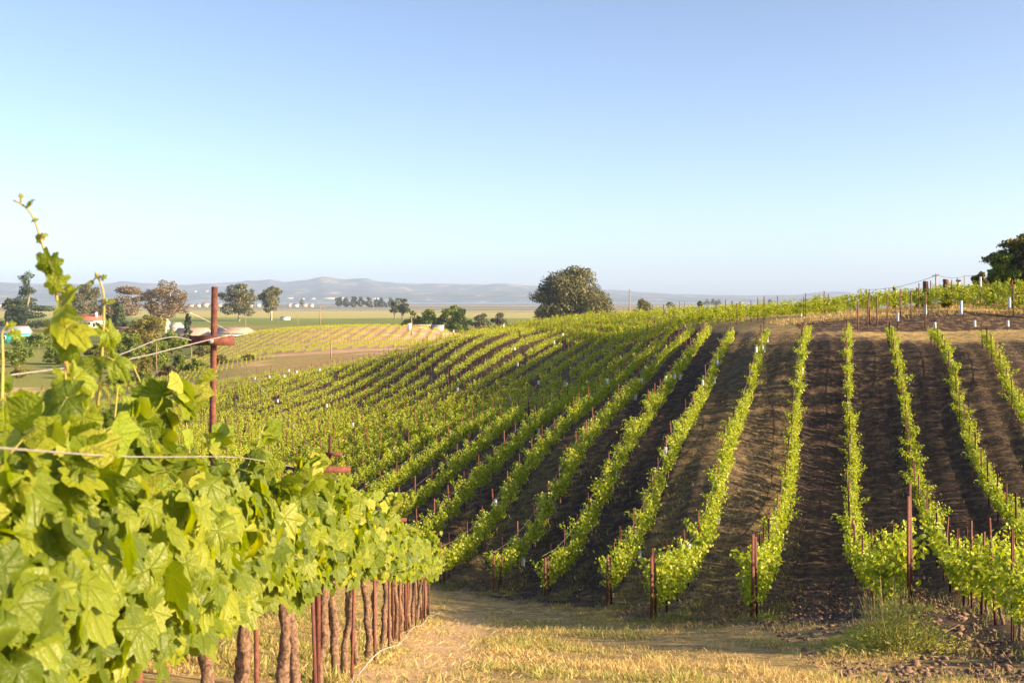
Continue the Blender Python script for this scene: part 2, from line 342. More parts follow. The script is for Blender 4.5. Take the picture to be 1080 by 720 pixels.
# the plain beyond: fields, marsh
cmb = N(nt, 'ShaderNodeVectorMath'); cmb.operation = 'MULTIPLY'; cmb.inputs[1].default_value = (.0035, .0012, 0); L.new(pos, cmb.inputs[0])
nf = noise(nt, 1.0, 5, .6, cmb.outputs[0])
lg = math_(nt, 'LOGARITHM', math_(nt, 'MAXIMUM', math_(nt, 'ADD', sp.outputs[1], math_(nt, 'MULTIPLY', math_(nt, 'SUBTRACT', nf.outputs[0], .5), 420)), 100), 10)
fq = math_(nt, 'DIVIDE', math_(nt, 'SUBTRACT', lg, 2), 2)
plainc = ramp(nt, fq, [(0, (.16, .20, .035)), (.36, (.16, .20, .035)), (.41, (.30, .26, .07)), (.44, (.17, .22, .035)), (.495, (.20, .27, .04)), (.505, (.50, .45, .14)), (.60, (.58, .48, .16)), (.625, (.22, .20, .09)), (.66, (.36, .28, .14)), (.72, (.20, .18, .10)), (.80, (.33, .25, .15)), (.9, (.2, .2, .14))]).outputs[0]
cm2 = N(nt, 'ShaderNodeVectorMath'); cm2.operation = 'MULTIPLY'; cm2.inputs[1].default_value = (.02, .06, 0); L.new(pos, cm2.inputs[0])
nf2 = noise(nt, 1.0, 6, .7, cm2.outputs[0])
plainc = mix(nt, math_(nt, 'MULTIPLY', nf2.outputs[0], .5), plainc, mix(nt, nf.outputs[0], (.30, .24, .10), (.12, .14, .04)))
colr = mix(nt, attr('plain'), colr, plainc)
L.new(colr, b.inputs['Base Color']); b.inputs['Roughness'].default_value = 1; b.inputs['Specular IOR Level'].default_value = .1
bp = N(nt, 'ShaderNodeBump'); bp.inputs['Strength'].default_value = .6; bp.inputs['Distance'].default_value = .05
hh = math_(nt, 'ADD', n2.outputs[0], math_(nt, 'MULTIPLY', n4.outputs[0], .5)); L.new(hh, bp.inputs['Height']); L.new(bp.outputs[0], b.inputs['Normal'])
gr = build('ground', np.stack([GX, GY, GZ], -1).reshape(-1, 3), Q, mg, smooth=True); tag(gr, kind='structure')
def setattr_(name, arr): a = gr.data.attributes.new(name, 'FLOAT', 'POINT'); a.data.foreach_set('value', np.asarray(arr, np.float32).ravel())
bank = (GY > 60.3)*(GY < 64.6)*(GX > 16.5)
soilmask = np.maximum(block*(1-gk*.85), bank*1.0)
soilmask = np.maximum(soilmask, .55*sstep(GX-2.6-.1*GY, 0, 2)*(GY > 12)*(GY < 26)*(fbm(GX*.8, GY*.8) > .42))
setattr_('aisle', block); setattr_('soil', soilmask); setattr_('path', path)  # aisle masks where row shade is painted into the grass colour
dirt = sstep(GY, 184, 187)*(1-sstep(GY, 194, 197))*(GX > -62)*(GX < -10)
rr = (GY > 196)*(GY < 300)*(GX > -70)*(GX < -5); dirt = np.maximum(dirt, rr*.9)
dirt = np.maximum(dirt, .8*(sstep(GY, 136, 140)*(1-sstep(GY, 144, 148)))*(GX > -50)*(GX < -30))
dirt = np.maximum(dirt, .75*sstep(fbm(GX*.1, GY*.1), .52, .6)*(GY > 160)*(GY < 180)*(GX < -20))

setattr_('dirt', dirt); setattr_('plain', sstep(GY, 330, 400)); setattr_('lush', (GY > 100)*(GX < -25)*1.0*(1-sstep(GX, -60, -25)))
# water channels out in the marsh
mw, nt, b = mat('channel_water'); b.inputs['Base Color'].default_value = (.10, .20, .33, 1); b.inputs['Roughness'].default_value = .22
def water(pxa, pxb, Yc, half):
    xs_ = np.linspace(pxa, pxb, 60); t = np.linspace(0, 1, 60); w = half*np.sin(t*math.pi)**.35*(.55+.9*vnoise(t*14+Yc, t*0+Yc))
    yc = Yc+(vnoise(t*5+Yc*.3, t*0)-.5)*half*1.5
    X = (xs_-CX)/F*Yc
    V = np.concatenate([np.stack([X, yc-w, np.full(60, -16.7)], -1), np.stack([X, yc+w, np.full(60, -16.7)], -1)])
    q = np.array([(i, i+1, 61+i, 60+i) for i in range(59)])
    tag(build('water', V, q, mw), kind='structure')
water(-250, 520, 1720, 75); water(300, 1300, 2850, 230); water(-300, 330, 3600, 250); water(430, 640, 1480, 40); water(-200, 1200, 5200, 500)
# ------------------------------------------------------------------ distant hills
sil = [(-400, 300), (-100, 299), (0, 297.5), (50, 299), (100, 300), (118, 299), (132, 296.5), (150, 298.5), (175, 299.5), (195, 301), (225, 298.7), (270, 296), (280, 295), (300, 297), (320, 296), (340, 291.8), (355, 293.7), (380, 293.7), (400, 296.2), (425, 298.7), (470, 299.5), (532, 299.5), (560, 300.7), (600, 303), (645, 305.5), (715, 310), (790, 311.5), (840, 311), (865, 308), (892, 307), (912, 311.5), (1000, 312), (1500, 311)]
mh, nt, b = mat('distant_hill_slopes'); tcg = N(nt, 'ShaderNodeNewGeometry')
cmh = N(nt, 'ShaderNodeVectorMath'); cmh.operation = 'MULTIPLY'; cmh.inputs[1].default_value = (.0045, .003, .012); nt.links.new(tcg.outputs['Position'], cmh.inputs[0])
nh = noise(nt, 1, 6, .65, cmh.outputs[0])
rh = ramp(nt, nh.outputs[0], [(.38, (.05, .07, .07)), (.56, (.10, .11, .09)), (.64, (.32, .25, .17)), (.8, (.40, .32, .22))]); nt.links.new(rh.outputs[0], b.inputs['Base Color']); b.inputs['Roughness'].default_value = 1
def hills(Yb, lower, depth, seed, name):
    n = 240; m = 26
    px = np.linspace(-400, 1480, n); top = np.interp(px, [s[0] for s in sil], [s[1] for s in sil])
    V = np.zeros((m, n, 3))
    for j in range(m):
        t = j/(m-1); Yj = Yb-depth+depth*1.35*t
        X = (px-CX)/F*Yj
        prof = math.sin(min(1, t/.74)*math.pi/2)**1.1 if t <= .74 else math.cos((t-.74)/.26*math.pi/2)
        H = (-(top-HY)/F*Yb)+17
        H = H*(1-lower)
        rid = .62+.38*fbm(px*.035+seed, np.full(n, t*4.+seed))*1.6
        k = (1-abs(t-.74)/.74)**2 if t < .74 else 1
        H = H*(rid*(1-k)+k)*(.93+.14*fbm(px*.08+seed*3, np.full(n, 1.0)))
        V[j, :, 0] = X; V[j, :, 1] = Yj; V[j, :, 2] = -17.5+H*prof
    ii = np.arange(n*m).reshape(m, n); q = np.stack([ii[:-1, :-1], ii[:-1, 1:], ii[1:, 1:], ii[1:, :-1]], -1).reshape(-1, 4)
    tag(build(name, V.reshape(-1, 3), q, mh, smooth=True), kind='structure')
hills(10800, 0, 1700, 3, 'distant_hills'); hills(8600, .45, 1200, 9, 'foothills')
# ------------------------------------------------------------------ leaf templates (x across, y towards tip, origin at petiole)
def grape_leaf(n, ring, curl=.35, v=0):
    rv = np.random.default_rng(900+v); jl = rv.normal(size=(2, 4))*(.07 if v else 0); base_r = .18 if not v else .42+.14*rv.random()
    th = (np.arange(n)+.5)/n*2*math.pi-math.pi
    a = np.abs(th)
    r = base_r+.0*a
    side_ = (th > 0).astype(int)
    lob = [(0, 1.0, .62), (R(52), .92, .52), (R(102), .80, .50), (R(145), .66, .36)]
    for q_, (c0, amp, wd) in enumerate(lob): r = np.maximum(r, (amp+jl[side_, q_])*np.exp(-((a-c0-jl[side_, q_]*.6)/wd)**2*.55))
    if v: r = np.where(a > 2.75, np.minimum(r, .16+(math.pi-a)*1.2), r)
    if ring: r = r*(1+.065*np.where(np.arange(n) % 2, 1, -1)*(.6+.4*np.cos(th*2)))
    o = np.stack([r*np.sin(th), r*np.cos(th)], -1)
    pts = [np.zeros((1, 2))]+([o*.55] if ring else [])+[o]
    p = np.concatenate(pts); rr = np.hypot(p[:, 0], p[:, 1])
    z = -curl*rr**2*.6+.16*np.abs(p[:, 0])-.10*np.abs(p[:, 0])**2+.035*np.sin(p[:, 0]*9+1)*np.sin(p[:, 1]*8)+(.10*np.sin(np.arctan2(p[:, 0], p[:, 1])*(3+v % 3)+v)*rr**2+.05*np.sin(p[:, 1]*6+v*2)+jl[0, 0]*1.5*p[:, 0]*p[:, 1] if v else 0)
    V = np.column_stack([p, z]); T = []
    for i in range(n):
        j = (i+1) % n
        if j == 0 and False: continue
        T.append((0, 1+j, 1+i))
        if ring: T += [(1+i, 1+j, 1+n+j), (1+i, 1+n+j, 1+n+i)]
    T = np.array(T)
    if not ring: pass
    return V, T, p*.4+.5
LEAF_HI = grape_leaf(38, True, v=3); LEAF_HIS = [grape_leaf(38, True, v=i) for i in range(1, 8)]; LEAF_MDS = [grape_leaf(13, False, v=i) for i in range(1, 8)]; LEAF_MD = grape_leaf(11, False); 
LEAF_LO = (np.array([(0, -.1, 0), (.55, .35, .1), (0, 1, -.15), (-.55, .35, .1)], float), np.array([(0, 1, 2), (0, 2, 3)]), np.array([(.5, .5), (.7, .6), (.5, .9), (.3, .6)]))
BLADE = (np.array([(-.5, 0, 0), (.5, 0, 0), (.28, .6, .05), (0, 1, .18)], float), np.array([(0, 1, 2), (0, 2, 3)]), np.zeros((4, 2)))
def scatter(tmpl, pos, tip, nrm, size, width=1.0, curlv=None):
    """place one template per row of pos: tip = direction of the leaf tip, nrm = facing"""
    V, T, uv = tmpl; n = len(pos); pos = np.asarray(pos, float)
    y = tip/np.linalg.norm(tip, axis=1)[:, None]
    x = np.cross(y, nrm); x /= np.linalg.norm(x, axis=1)[:, None]+1e-9
    z = np.cross(x, y)
    B = np.stack([x*width if np.isscalar(width) else x*width[:, None], y, z if curlv is None else z*curlv[:, None]], 1)     # (n,3,3)
    out = pos[:, None]+size[:, None, None]*np.einsum('vk,nkj->nvj', V, B)
    t = (T[None]+(np.arange(n)*len(V))[:, None, None]).reshape(-1, 3)
    return out.reshape(-1, 3), t, np.tile(uv, (n, 1))
def merge(parts):
    Vs, Ts, Us, fm = [], [], [], []; k = 0
    for i, (V, T, U, m) in enumerate(parts):
        Vs.append(V); Ts.append(T+k); Us.append(U); fm.append(np.full(len(T), m)); k += len(V)
    return np.concatenate(Vs), np.concatenate(Ts), np.concatenate(Us), np.concatenate(fm)
def rnd(n, s=1.0): return RNG.normal(size=(n, 3))*s
ORD = ['first', 'second', 'third', 'fourth', 'fifth', 'sixth', 'seventh', 'eighth', 'ninth', 'tenth', 'eleventh', 'twelfth', 'thirteenth', 'fourteenth', 'fifteenth', 'sixteenth', 'seventeenth', 'eighteenth', 'nineteenth']
TENS = ['twenti', 'thirti', 'forti', 'fifti', 'sixti']
def ordw(n):
    if n <= 19: return ORD[n-1]
    t, u = divmod(n, 10); base = ['twent', 'thirt', 'fort', 'fift', 'sixt'][t-2]
    return base+'ieth' if u == 0 else base+'y-'+ORD[u-1]
# ------------------------------------------------------------------ foreground trellis row
def r1X(Y): return -1.2-.031*Y
def r1Z(Y): return hz(r1X(Y), Y)
# gnarled trunk with two short arms
def vine_trunk(parent, h, n=9, lean=(0, 0)):
    mb = MB(); t = np.linspace(0, 1, 12)
    NT = 30; t = np.linspace(0, 1, NT); ph = RNG.random(4)*6; wob = np.column_stack([.022*np.sin(t*4+ph[0])+.008*np.sin(t*13+ph[1]), .022*np.sin(t*3.6+ph[2])+.008*np.sin(t*15+ph[3])])
    p = np.column_stack([wob[:, 0]+lean[0]*t, wob[:, 1]+lean[1]*t, -.05+t*(h+.05)])
    r = .037*(1-.2*t)*(1+.10*np.sin(t*17+ph[0])+.07*RNG.normal(size=NT)); r[-3:] *= 1.3
    mb.tube(p, r, 11, .15)
    top = p[-1]
    for s in (-1, 1):
        q = [top+np.array([0, 0, -.03]), top+np.array([RNG.normal()*.02, s*.14, .06]), top+np.array([RNG.normal()*.03, s*.32, .08+RNG.normal()*.02]), top+np.array([RNG.normal()*.03, s*.46, .07])]
        mb.tube(q, [.028, .024, .02, .014], 6, .14)
    o = mb.build('trunk', M['bark'], parent, True); return top
def fg_vine(Y, lod, i):
    X = r1X(Y); Z = r1Z(Y)
    v = empty('grapevine', (X, Y, Z), 0, '%s gnarled mature grapevine from the left in the tall foreground row' % ordw(i), 'grapevine', 'grapevines of the foreground row')
    top = vine_trunk(v, .92+RNG.normal()*.03, lean=(RNG.normal()*.05, RNG.normal()*.08))
    nsh = 11; sh = MB(); LP, LT, LN, LS = [], [], [], []; YP, YT, YN, YS = [], [], [], []
    for s in range(nsh):
        y0 = (s/(nsh-1)-.5)*.92+RNG.normal()*.04; side = RNG.choice([-1, 1], p=[.4, .6])
        base = np.array([top[0]+RNG.normal()*.02, y0, 1.0])
        ln = (.36+RNG.random()*.22+(.26*RNG.random() if RNG.random() < .14 else 0)) if Y > 4.3 else .44+RNG.random()*.24+(.30*RNG.random() if RNG.random() < .35 else 0); out = side*(.10+.26*RNG.random())
        m = 12; t = np.linspace(0, 1, m)
        p = np.column_stack([base[0]+out*t**1.3+RNG.normal()*.02, base[1]+RNG.normal()*.14*t, base[2]+ln*t-.10*t**3*abs(out)*3])
        sh.tube(p, np.linspace(.0042, .0018, m), 4, cap=False)
        nlf = 60 if lod else 42
        for j in range(nlf):
            u = RNG.random()**.85; q = np.array([np.interp(u, t, p[:, a]) for a in range(3)])
            az = RNG.random()*2*math.pi
            d = np.array([math.cos(az)*.9+.35*side+.25, math.sin(az)*.7, RNG.normal()*.25]); d /= np.linalg.norm(d)
            pet = q+d*(.05+.10*RNG.random())*(1-.5*u)
            tipd = d*.6+np.array([0, 0, -.75 if u < .85 else .2])+RNG.normal(size=3)*.3
            nr = np.array([.7 if d[0] > -.3 else -.5, -.3, .45])+RNG.normal(size=3)*.85
            if q[2] < 1.08 and RNG.random() < .45: continue
            if u > .86: YP.append(pet); YT.append(tipd); YN.append(nr); YS.append(.035+.035*RNG.random())
            else: LP.append(pet); LT.append(tipd); LN.append(nr); LS.append((.062+.045*RNG.random())*(1.05-.35*u))
    # hanging outer curtain of leaves
    nc = 150 if lod else 95
    side = RNG.choice([-1, 1], nc, p=[.25, .75]); zz = .93+.44*RNG.random(nc)**.9
    wX = (.16+.18*np.sin((zz-.90)/.7*math.pi))*(.75+.4*RNG.random(nc))
    cp = np.column_stack([side*wX, (RNG.random(nc)-.5)*1.0, zz])
    LP += list(cp); LT += list(np.column_stack([side*.35, RNG.normal(size=nc)*.4, -.8+RNG.normal(size=nc)*.25]))
    LN += list(np.column_stack([side*.9, -.3+RNG.normal(size=nc)*.55, .45+RNG.normal(size=nc)*.5])); LS += list(.06+.045*RNG.random(nc))
    tm = LEAF_HI if lod else LEAF_MD
    LP, LT, LN, LS = np.array(LP), np.array(LT, float), np.array(LN, float), np.array(LS)*(.55+.6*RNG.random(len(LS))**.6)
    pick = RNG.integers(0, 7, len(LP)); A_ = [(*scatter((LEAF_HIS if lod else LEAF_MDS)[q_], LP[pick == q_], LT[pick == q_], LN[pick == q_], LS[pick == q_], .85+.2*RNG.random((pick == q_).sum()), RNG.normal(size=(pick == q_).sum())*1.1+1.0), 0) for q_ in range(7)]
    A = merge(A_)[:3] if True else scatter(tm, np.array(LP), np.array(LT), np.array(LN), np.array(LS)*.86, 1.0, RNG.normal(size=len(LP))*1.3+1.4)
    B = scatter(LEAF_MD, np.array(YP), np.array(YT), np.array(YN), np.array(YS), 1.0)
    V_, T_, U_, fm = merge([(*A, 0), (*B, 1)])
    build('foliage', V_, T_, [M['vineleaf'], M['youngleaf']], v, True, uv=U_, fm=fm)
    sh.build('shoots', M['shoot'], v, True)
    return v
fgY = []; y = 1.15
y = 2.05
while y < 25.6: fgY.append(y); y += .86 if y < 10 else .98
for i, Y in enumerate(fgY): fg_vine(Y, Y < 8.5, i+1)
# tall shoots that rise above the row
def tall_shoot(pts, leaves, label, r0=.0055):
    r0 = r0*.85
    p = np.array([P(*a) for a in pts]); base = p[0].copy()
    t = np.linspace(0, 1, 40); cum = np.concatenate([[0], np.cumsum(np.linalg.norm(np.diff(p, axis=0), axis=1))]); cum /= cum[-1]
    pp = np.column_stack([np.interp(t, cum, p[:, a]) for a in range(3)])
    for _ in range(3): pp[1:-1] = (pp[:-2]+2*pp[1:-1]+pp[2:])/4
    o = empty('vine_shoot', tuple(base), 0, label, 'vine shoot', 'tall shoots above the foreground row'); mb = MB(); mb.tube(pp-base, np.linspace(r0, .0022, 40), 6)
    LP, LT, LN, LS, pet = [], [], [], [], []
    for (px, py, Y, size, tx, tz, nx_, ny_, nz_) in leaves:
        q = P(px, py, Y); d = ((pp-q)**2).sum(1); a = pp[d.argmin()]; pet.append([a-base, (a+q)/2-base+np.array([0, 0, .006]), q-base])
        LP.append(q-base); LT.append((tx, RNG.normal()*.2, tz)); LN.append((nx_, ny_, nz_)); LS.append(size)
    mb.build('stem', M['shoot'], o, True); 
    for a_ in pet: mp = MB(); mp.tube(a_, [.0022, .0018, .0015], 4); mp.build('petiole', M['shoot'], o, True)
    V_, T_, U_ = scatter(LEAF_HI, np.array(LP), np.array(LT, float), np.array(LN, float), np.array(LS)*.55, .8, RNG.random(len(LS))*2.5+.8)
    ms = [0 if s > .045 else 1 for s in LS for _ in range(len(LEAF_HI[1]))]
    build('leaves', V_, T_, [M['vineleaf'], M['youngleaf']], o, True, uv=U_, fm=ms)
tall_shoot([(80, 470, 2.5), (73, 410, 2.4), (66, 345, 2.3), (55, 290, 2.26), (44, 255, 2.25), (34, 222, 2.24), (24, 213, 2.23), (14, 211, 2.22)],
    [(30, 216, 2.22, .018, .6, .4, .2, -.9, .3), (22, 207, 2.22, .016, .2, .9, .5, -.8, .3), (33, 212, 2.22, .028, -.8, -.3, .3, -.5, .8), (38, 231, 2.24, .022, -1, -.05, .1, -.4, .9), (47, 248, 2.24, .018, .9, .3, .4, -.7, .5), (42, 250, 2.25, .03, -.7, -.7, .4, -.7, .5),
     (52, 276, 2.24, .085, -.35, -1, .25, -.9, .2), (54, 285, 2.25, .03, .6, .7, .6, -.7, .2), (58, 297, 2.24, .06, -.4, -.8, .5, -.7, .5), (60, 300, 2.27, .055, .5, .5, .4, -.6, .7), (68, 308, 2.25, .05, .9, .35, .2, -.8, .6),
     (66, 322, 2.18, .15, -.75, -1, -.62, -.5, .5), (70, 345, 2.2, .13, .9, -.55, .3, -.6, .9), (75, 362, 2.2, .10, -.6, -.7, .5, -.8, .4), (72, 335, 2.3, .06, .9, .1, .2, -.5, .9), (78, 400, 2.2, .12, .5, -.9, .5, -.8, .4), (70, 420, 2.15, .13, -.8, -.5, .4, -.7, .6)],
    'tallest leafy shoot at the far left, its tip bending left against the sky')
tall_shoot([(99, 480, 2.7), (101, 440, 2.6), (106, 400, 2.52), (109, 350, 2.5), (110, 310, 2.48), (106, 295, 2.47), (101, 288, 2.46)],
    [(102, 291, 2.46, .014, .1, 1, .3, -.9, .3), (108, 293, 2.46, .02, .8, .5, .4, -.8, .4), (97, 298, 2.47, .02, -1, .5, .2, -.8, .6), (113, 318, 2.48, .035, 1, .1, .3, -.6, .8), (114, 350, 2.5, .09, .3, -.9, .6, -.8, .4), (120, 380, 2.5, .10, .7, -.7, .4, -.8, .5), (96, 385, 2.5, .11, -.8, -.4, .2, -.6, .8), (88, 440, 2.4, .13, -.5, -.9, .5, -.8, .5)],
    'slender upright shoot just right of the tallest one', .0055)
tall_shoot([(2, 420, 2.1), (3, 380, 2.1), (2, 350, 2.1), (8, 341, 2.1)], [(8, 343, 2.1, .03, 1, .3, .3, -.8, .6), (14, 350, 2.1, .035, .8, -.5, .3, -.8, .6), (0, 400, 2.1, .07, .6, -.8, .5, -.8, .4)], 'short pale shoot at the left edge before the turquoise house', .004)
tall_shoot([(160, 450, 3.6), (156, 430, 3.6), (147, 400, 3.6), (140, 385, 3.6)], [(141, 388, 3.6, .03, .2, 1, .4, -.8, .4), (148, 402, 3.6, .04, .9, .1, .4, -.8, .5), (152, 420, 3.6, .06, -.9, -.4, .4, -.8, .5)], 'thin shoot between the upright shoot and the rusty post', .004)
tall_shoot([(200, 480, 4.4), (196, 440, 4.4), (194, 420, 4.4)], [(194, 424, 4.4, .05, .3, .9, .4, -.8, .4), (198, 440, 4.4, .07, -.8, -.5, .4, -.8, .5)], 'low shoot tip just left of the tall rusty post', .004)
tall_shoot([(119, 470, 2.95), (121, 440, 2.9), (124, 410, 2.9)], [(124, 414, 2.9, .04, .3, .9, .4, -.8, .4), (117, 440, 2.9, .08, -.8, -.5, .4, -.8, .5), (126, 450, 2.9, .09, .8, -.5, .4, -.8, .5)], 'short shoot standing between two tall shoots near the left', .004)
# steel posts: T section
def tpost(mb, x, y, z0, z1, w=.045, lean=0, rz=0):
    h = z1-z0
    c, s = math.cos(rz), math.sin(rz)
    def pr(pts):
        b_ = [(x+a*c-b2*s, y+a*s+b2*c, z0) for a, b2 in pts]; t_ = [(X+lean*h, Y, z1) for X, Y, _ in b_]
        n = len(pts); q = [(i, (i+1) % n, n+(i+1) % n, n+i) for i in range(n)]
        mb.add(b_+t_, q+[(3, 2, 1, 0), (4, 5, 6, 7)])
    e = w/2
    pr([(-e, -.004), (e, -.004), (e, .004), (-e, .004)]); pr([(-.004, .004), (.004, .004), (.004, w*.8), (-.004, w*.8)])
def rod(name, parent, a, b_, r, m, n=6):
    mb = MB(); mb.tube([a, b_], r, n); return mb.build(name, m, parent)
def arm_post(Y, dx, armz, arml, top, label, tilt=0, w=.042, lean=0):
    X = r1X(Y)+dx; Z = r1Z(Y)
    o = empty('trellis_post', (X, Y, Z), 0, label, 'trellis post', 'steel posts with cross arms in the foreground row')
    mb = MB(); tpost(mb, 0, 0, -.1, top, w, lean); mb.build('post', M['rust'], o)
    mb = MB(); az = armz; a = arml/2
    mb.box((lean*az, -.03, az), (arml, .004, .04)); mb.box((lean*az, -.012, az+.022), (arml, .034, .004)); mb.build('cross_arm', M['darkrust'] if False else M['rust'], o)
    mb = MB(); mb.tube([(lean*az, -.035, az), (lean*az, -.045, az)], .012, 6); mb.build('bolt', M['wire'], o)
    return o
p1 = arm_post(5.0, -.06, -.19-r1Z(5.0), .21, .06-r1Z(5.0), 'tall rusty steel post rising above the canopy with a short cross arm', w=.027, lean=.016)

arm_post(7.8, .04, -1.27-r1Z(8), .48, -1.22-r1Z(8), 'rusty post with a wide cross arm just above the leaves', w=.04)
arm_post(15.1, 0, -3.07-r1Z(15.1), .4, -2.95-r1Z(15.1), 'rusty cross arm post half way down the foreground row')
arm_post(17.4, .02, -3.78-r1Z(17.4), .4, -3.7-r1Z(17.4), 'lowest visible cross arm post near the end of the foreground row')
arm_post(25.3, 0, 1.35, .36, 1.5, 'end post of the foreground row beside the white drip riser')
# post with arm standing behind the row
X_ = (348-CX)/F*16; Z_ = hz(X_, 16); o = empty('trellis_post', (X_, 16, Z_), 0, 'dark post with small cross arm standing behind the foreground leaves', 'trellis post')
mb = MB(); tpost(mb, 0, 0, -.1, -2.0-Z_, .045); mb.build('post', M['darkrust'], o); mb = MB(); mb.box((.06, -.03, -2.28-Z_), (.26, .02, .05)); mb.build('cross_arm', M['rust'], o)
# stakes of the foreground row
for i, Y in enumerate(np.arange(1.6, 25, 1.9)):
    X = r1X(Y)+.11+RNG.normal()*.02; Z = r1Z(Y)
    o = empty('vine_stake', (X, Y, Z), 0, '%s rusty stake from the left among the foreground trunks' % ordw(i+1), 'vine stake', 'stakes of the foreground row')
    mb = MB(); tpost(mb, 0, 0, -.1, 1.18+RNG.normal()*.12, .024, RNG.normal()*.03, RNG.random()*1); mb.build('stake', M['rust'] if i % 3 else M['darkrust'], o)
    if i % 2 == 1 and 3 < Y < 12:
        mb = MB(); mb.tube([(-.03, -.01, .98), (.02, -.02, .985), (.03, .02, .98), (-.02, .03, .985), (-.03, -.01, .98)], .006, 5); mb.box((.02, -.02, .94), (.004, .01, .09)); mb.build('tie', M['ribbon'], o)
def wire(pts, label, r=.0022, m='wire', name='trellis_wire', cat='wire', group=None, sub=5):
    p = np.array(pts, float); t = np.linspace(0, len(p)-1, (len(p)-1)*sub+1)
    q = np.column_stack([np.interp(t, np.arange(len(p)), p[:, a]) for a in range(3)])
    if sub > 1:
        for _ in range(2): q[1:-1] = (q[:-2]+2*q[1:-1]+q[2:])/4
    mb = MB(); mb.tube(q-q[0], r, 5); o = mb.build(name, M[m], None, True); o.location = q[0]; tag(o, label, cat, group)
wire([P(-60, 408, 2.4), P(10, 395, 2.7), P(130, 381, 3.6), P(225, 357, 4.9), P(240, 354, 4.92)], 'pale wire rising from the left edge to the top cross arm', .0024)
wire([P(-40, 402, 2.6), P(70, 388, 3.3), P(125, 375, 3.8), P(165, 358, 4.4), P(185, 354.5, 4.8), P(203, 359, 4.98)], 'arched wire behind the first one, ending at the left of the cross arm', .0022)
wire([P(-60, 468, 1.45), P(0, 472, 1.62), P(130, 482, 2.5), P(250, 481, 4.0), P(300, 490, 5.5), P(352, 502, 7.75), P(385, 524, 11.5), P(412, 546, 15)], 'long pale wire running across the front of the foreground leaves', .0018)
wire([(r1X(y)-.16, y, r1Z(y)+1.42) for y in np.arange(1, 25.5, 1.5)], 'thin upper wire buried in the foreground canopy', .002)
wire([(r1X(y)+.10, y, r1Z(y)+.92-.02*(k % 2)) for k, y in enumerate(np.arange(1, 25.5, .8))], 'cordon wire along the foreground trunks', .002)
wire([(r1X(y)+.18, y, r1Z(y)+.06+.04*math.sin(k)) for k, y in enumerate(np.arange(4, 25.5, .9))]+[(r1X(25.4)+.3, 25.6, r1Z(25.4)+.06)], 'grey irrigation pipe on the ground under the foreground trunks', .006, 'greyroof', 'irrigation_pipe', 'irrigation pipe')
wire([P(452, 655, 25.9), P(452.5, 640, 25.9), P(450, 636, 25.9)], 'white drip riser at the end of the foreground row', .025, 'tube', 'drip_riser', 'pipe')
wire([P(200, 330, 5.3), P(245, 350, 9), P(262, 392, 14), P(275, 410, 18), P(300, 437, 22), P(330, 475, 22), P(352, 498, 16.3)], 'slack guy wire hanging in front of the far vine block', .004)
# second row behind the foreground one (its trunks show between)
for i, Y in enumerate(np.arange(5.0, 20, 1.05)):
    X = -3.5-.03*Y; Z = hz(X, Y); v = empty('grapevine', (X, Y, Z), 0, '%s grapevine from the left in the shaded row behind the foreground row' % ordw(i+1), 'grapevine', 'grapevines of the row behind')
    top = vine_trunk(v, .85, 6); n = 150; side = RNG.choice([-1, 1], n)
    p = np.column_stack([RNG.normal(size=n)*.2, (RNG.random(n)-.5)*1.2, .85+.6*RNG.random(n)])
    V_, T_, U_ = scatter(LEAF_MD, p, np.column_stack([side*.4, RNG.normal(size=n)*.5, -.7+RNG.normal(size=n)*.4]), np.column_stack([side*.8, -.4+RNG.normal(size=n)*.4, .4+RNG.normal(size=n)*.3]), .08+.04*RNG.random(n))
    build('foliage', V_, T_, M['vineleaf'], v, True, uv=U_)
# ------------------------------------------------------------------ hillside vines
def vsc(Y, X=0.):
    a = float(np.interp(Y, [22, 30, 55, 80], [1.0, .97, .72, .72])); b = float(np.interp(Y, [22, 70, 86], [1.0, .95, .72])); t = min(1, max(0, (X-Y*.08-1)/5)); return a*t+b*(1-t)
def hill_vine_mesh(n, tmpl, size, seed, wid=1.0, zb=.46):
    r = np.random.default_rng(seed)
    nsh = 13; L_ = []
    for s in range(nsh):
        y0 = (s/(nsh-1)-.5)*(1.45 if zb > .4 else 1.62)+r.normal()*.06; ln = .38+.38*r.random()*(1 if r.random() < .7 else 1.35); out = r.normal()*.17*wid
        m = n//nsh; u = r.random(m)**.8
        L_.append(np.column_stack([out*u**1.4+r.normal(size=m)*.065*wid, y0+r.normal()*.14*u+r.normal(size=m)*.06, zb+(ln+.46-zb)*u+r.normal(size=m)*.035-.10*(u < .3)*r.random(m)]))
    p = np.concatenate(L_); k = len(p)
    tip = np.column_stack([p[:, 0]*2+r.normal(size=k)*.5, r.normal(size=k)*.6, -.35+r.normal(size=k)*.6])
    nr = np.column_stack([np.where(r.random(k) < .6, 1, -1)*.7+p[:, 0], r.normal(size=k)*.5-.2, .45+r.normal(size=k)*.4])
    return scatter(tmpl, p, tip, nr, size*(.65+.7*r.random(k))*(1.1-.35*(p[:, 2]-.5)))
LEAF_HILL = LEAF_MD
protos = []
NV = 8
for i in range(NV):
    V_, T_, U_ = hill_vine_mesh(1000, grape_leaf(9, False), .046, 100+i, 1.15)
    me = build('foliage', V_, T_, M['hillleaf'], None, True, uv=U_).data
    mb = MB(); t = np.linspace(0, 1, 6); wob = np.cumsum(RNG.normal(size=(6, 2))*.015, 0)
    mb.tube(np.column_stack([wob, t*.6-.05]), np.linspace(.028, .02, 6), 5, .1)
    for s in (-1, 1): mb.tube([(wob[-1][0], wob[-1][1], .53), (wob[-1][0], s*.3, .56), (0, s*.7, .55)], [.018, .014, .009], 4)
    tr = mb.build('trunk', M['bark'], None, True).data
    protos.append((me, tr))
for o in list(C.objects):
    if o.type == 'MESH' and o.parent is None and o.name.split('.')[0] in ('foliage', 'trunk'): bpy.data.objects.remove(o)
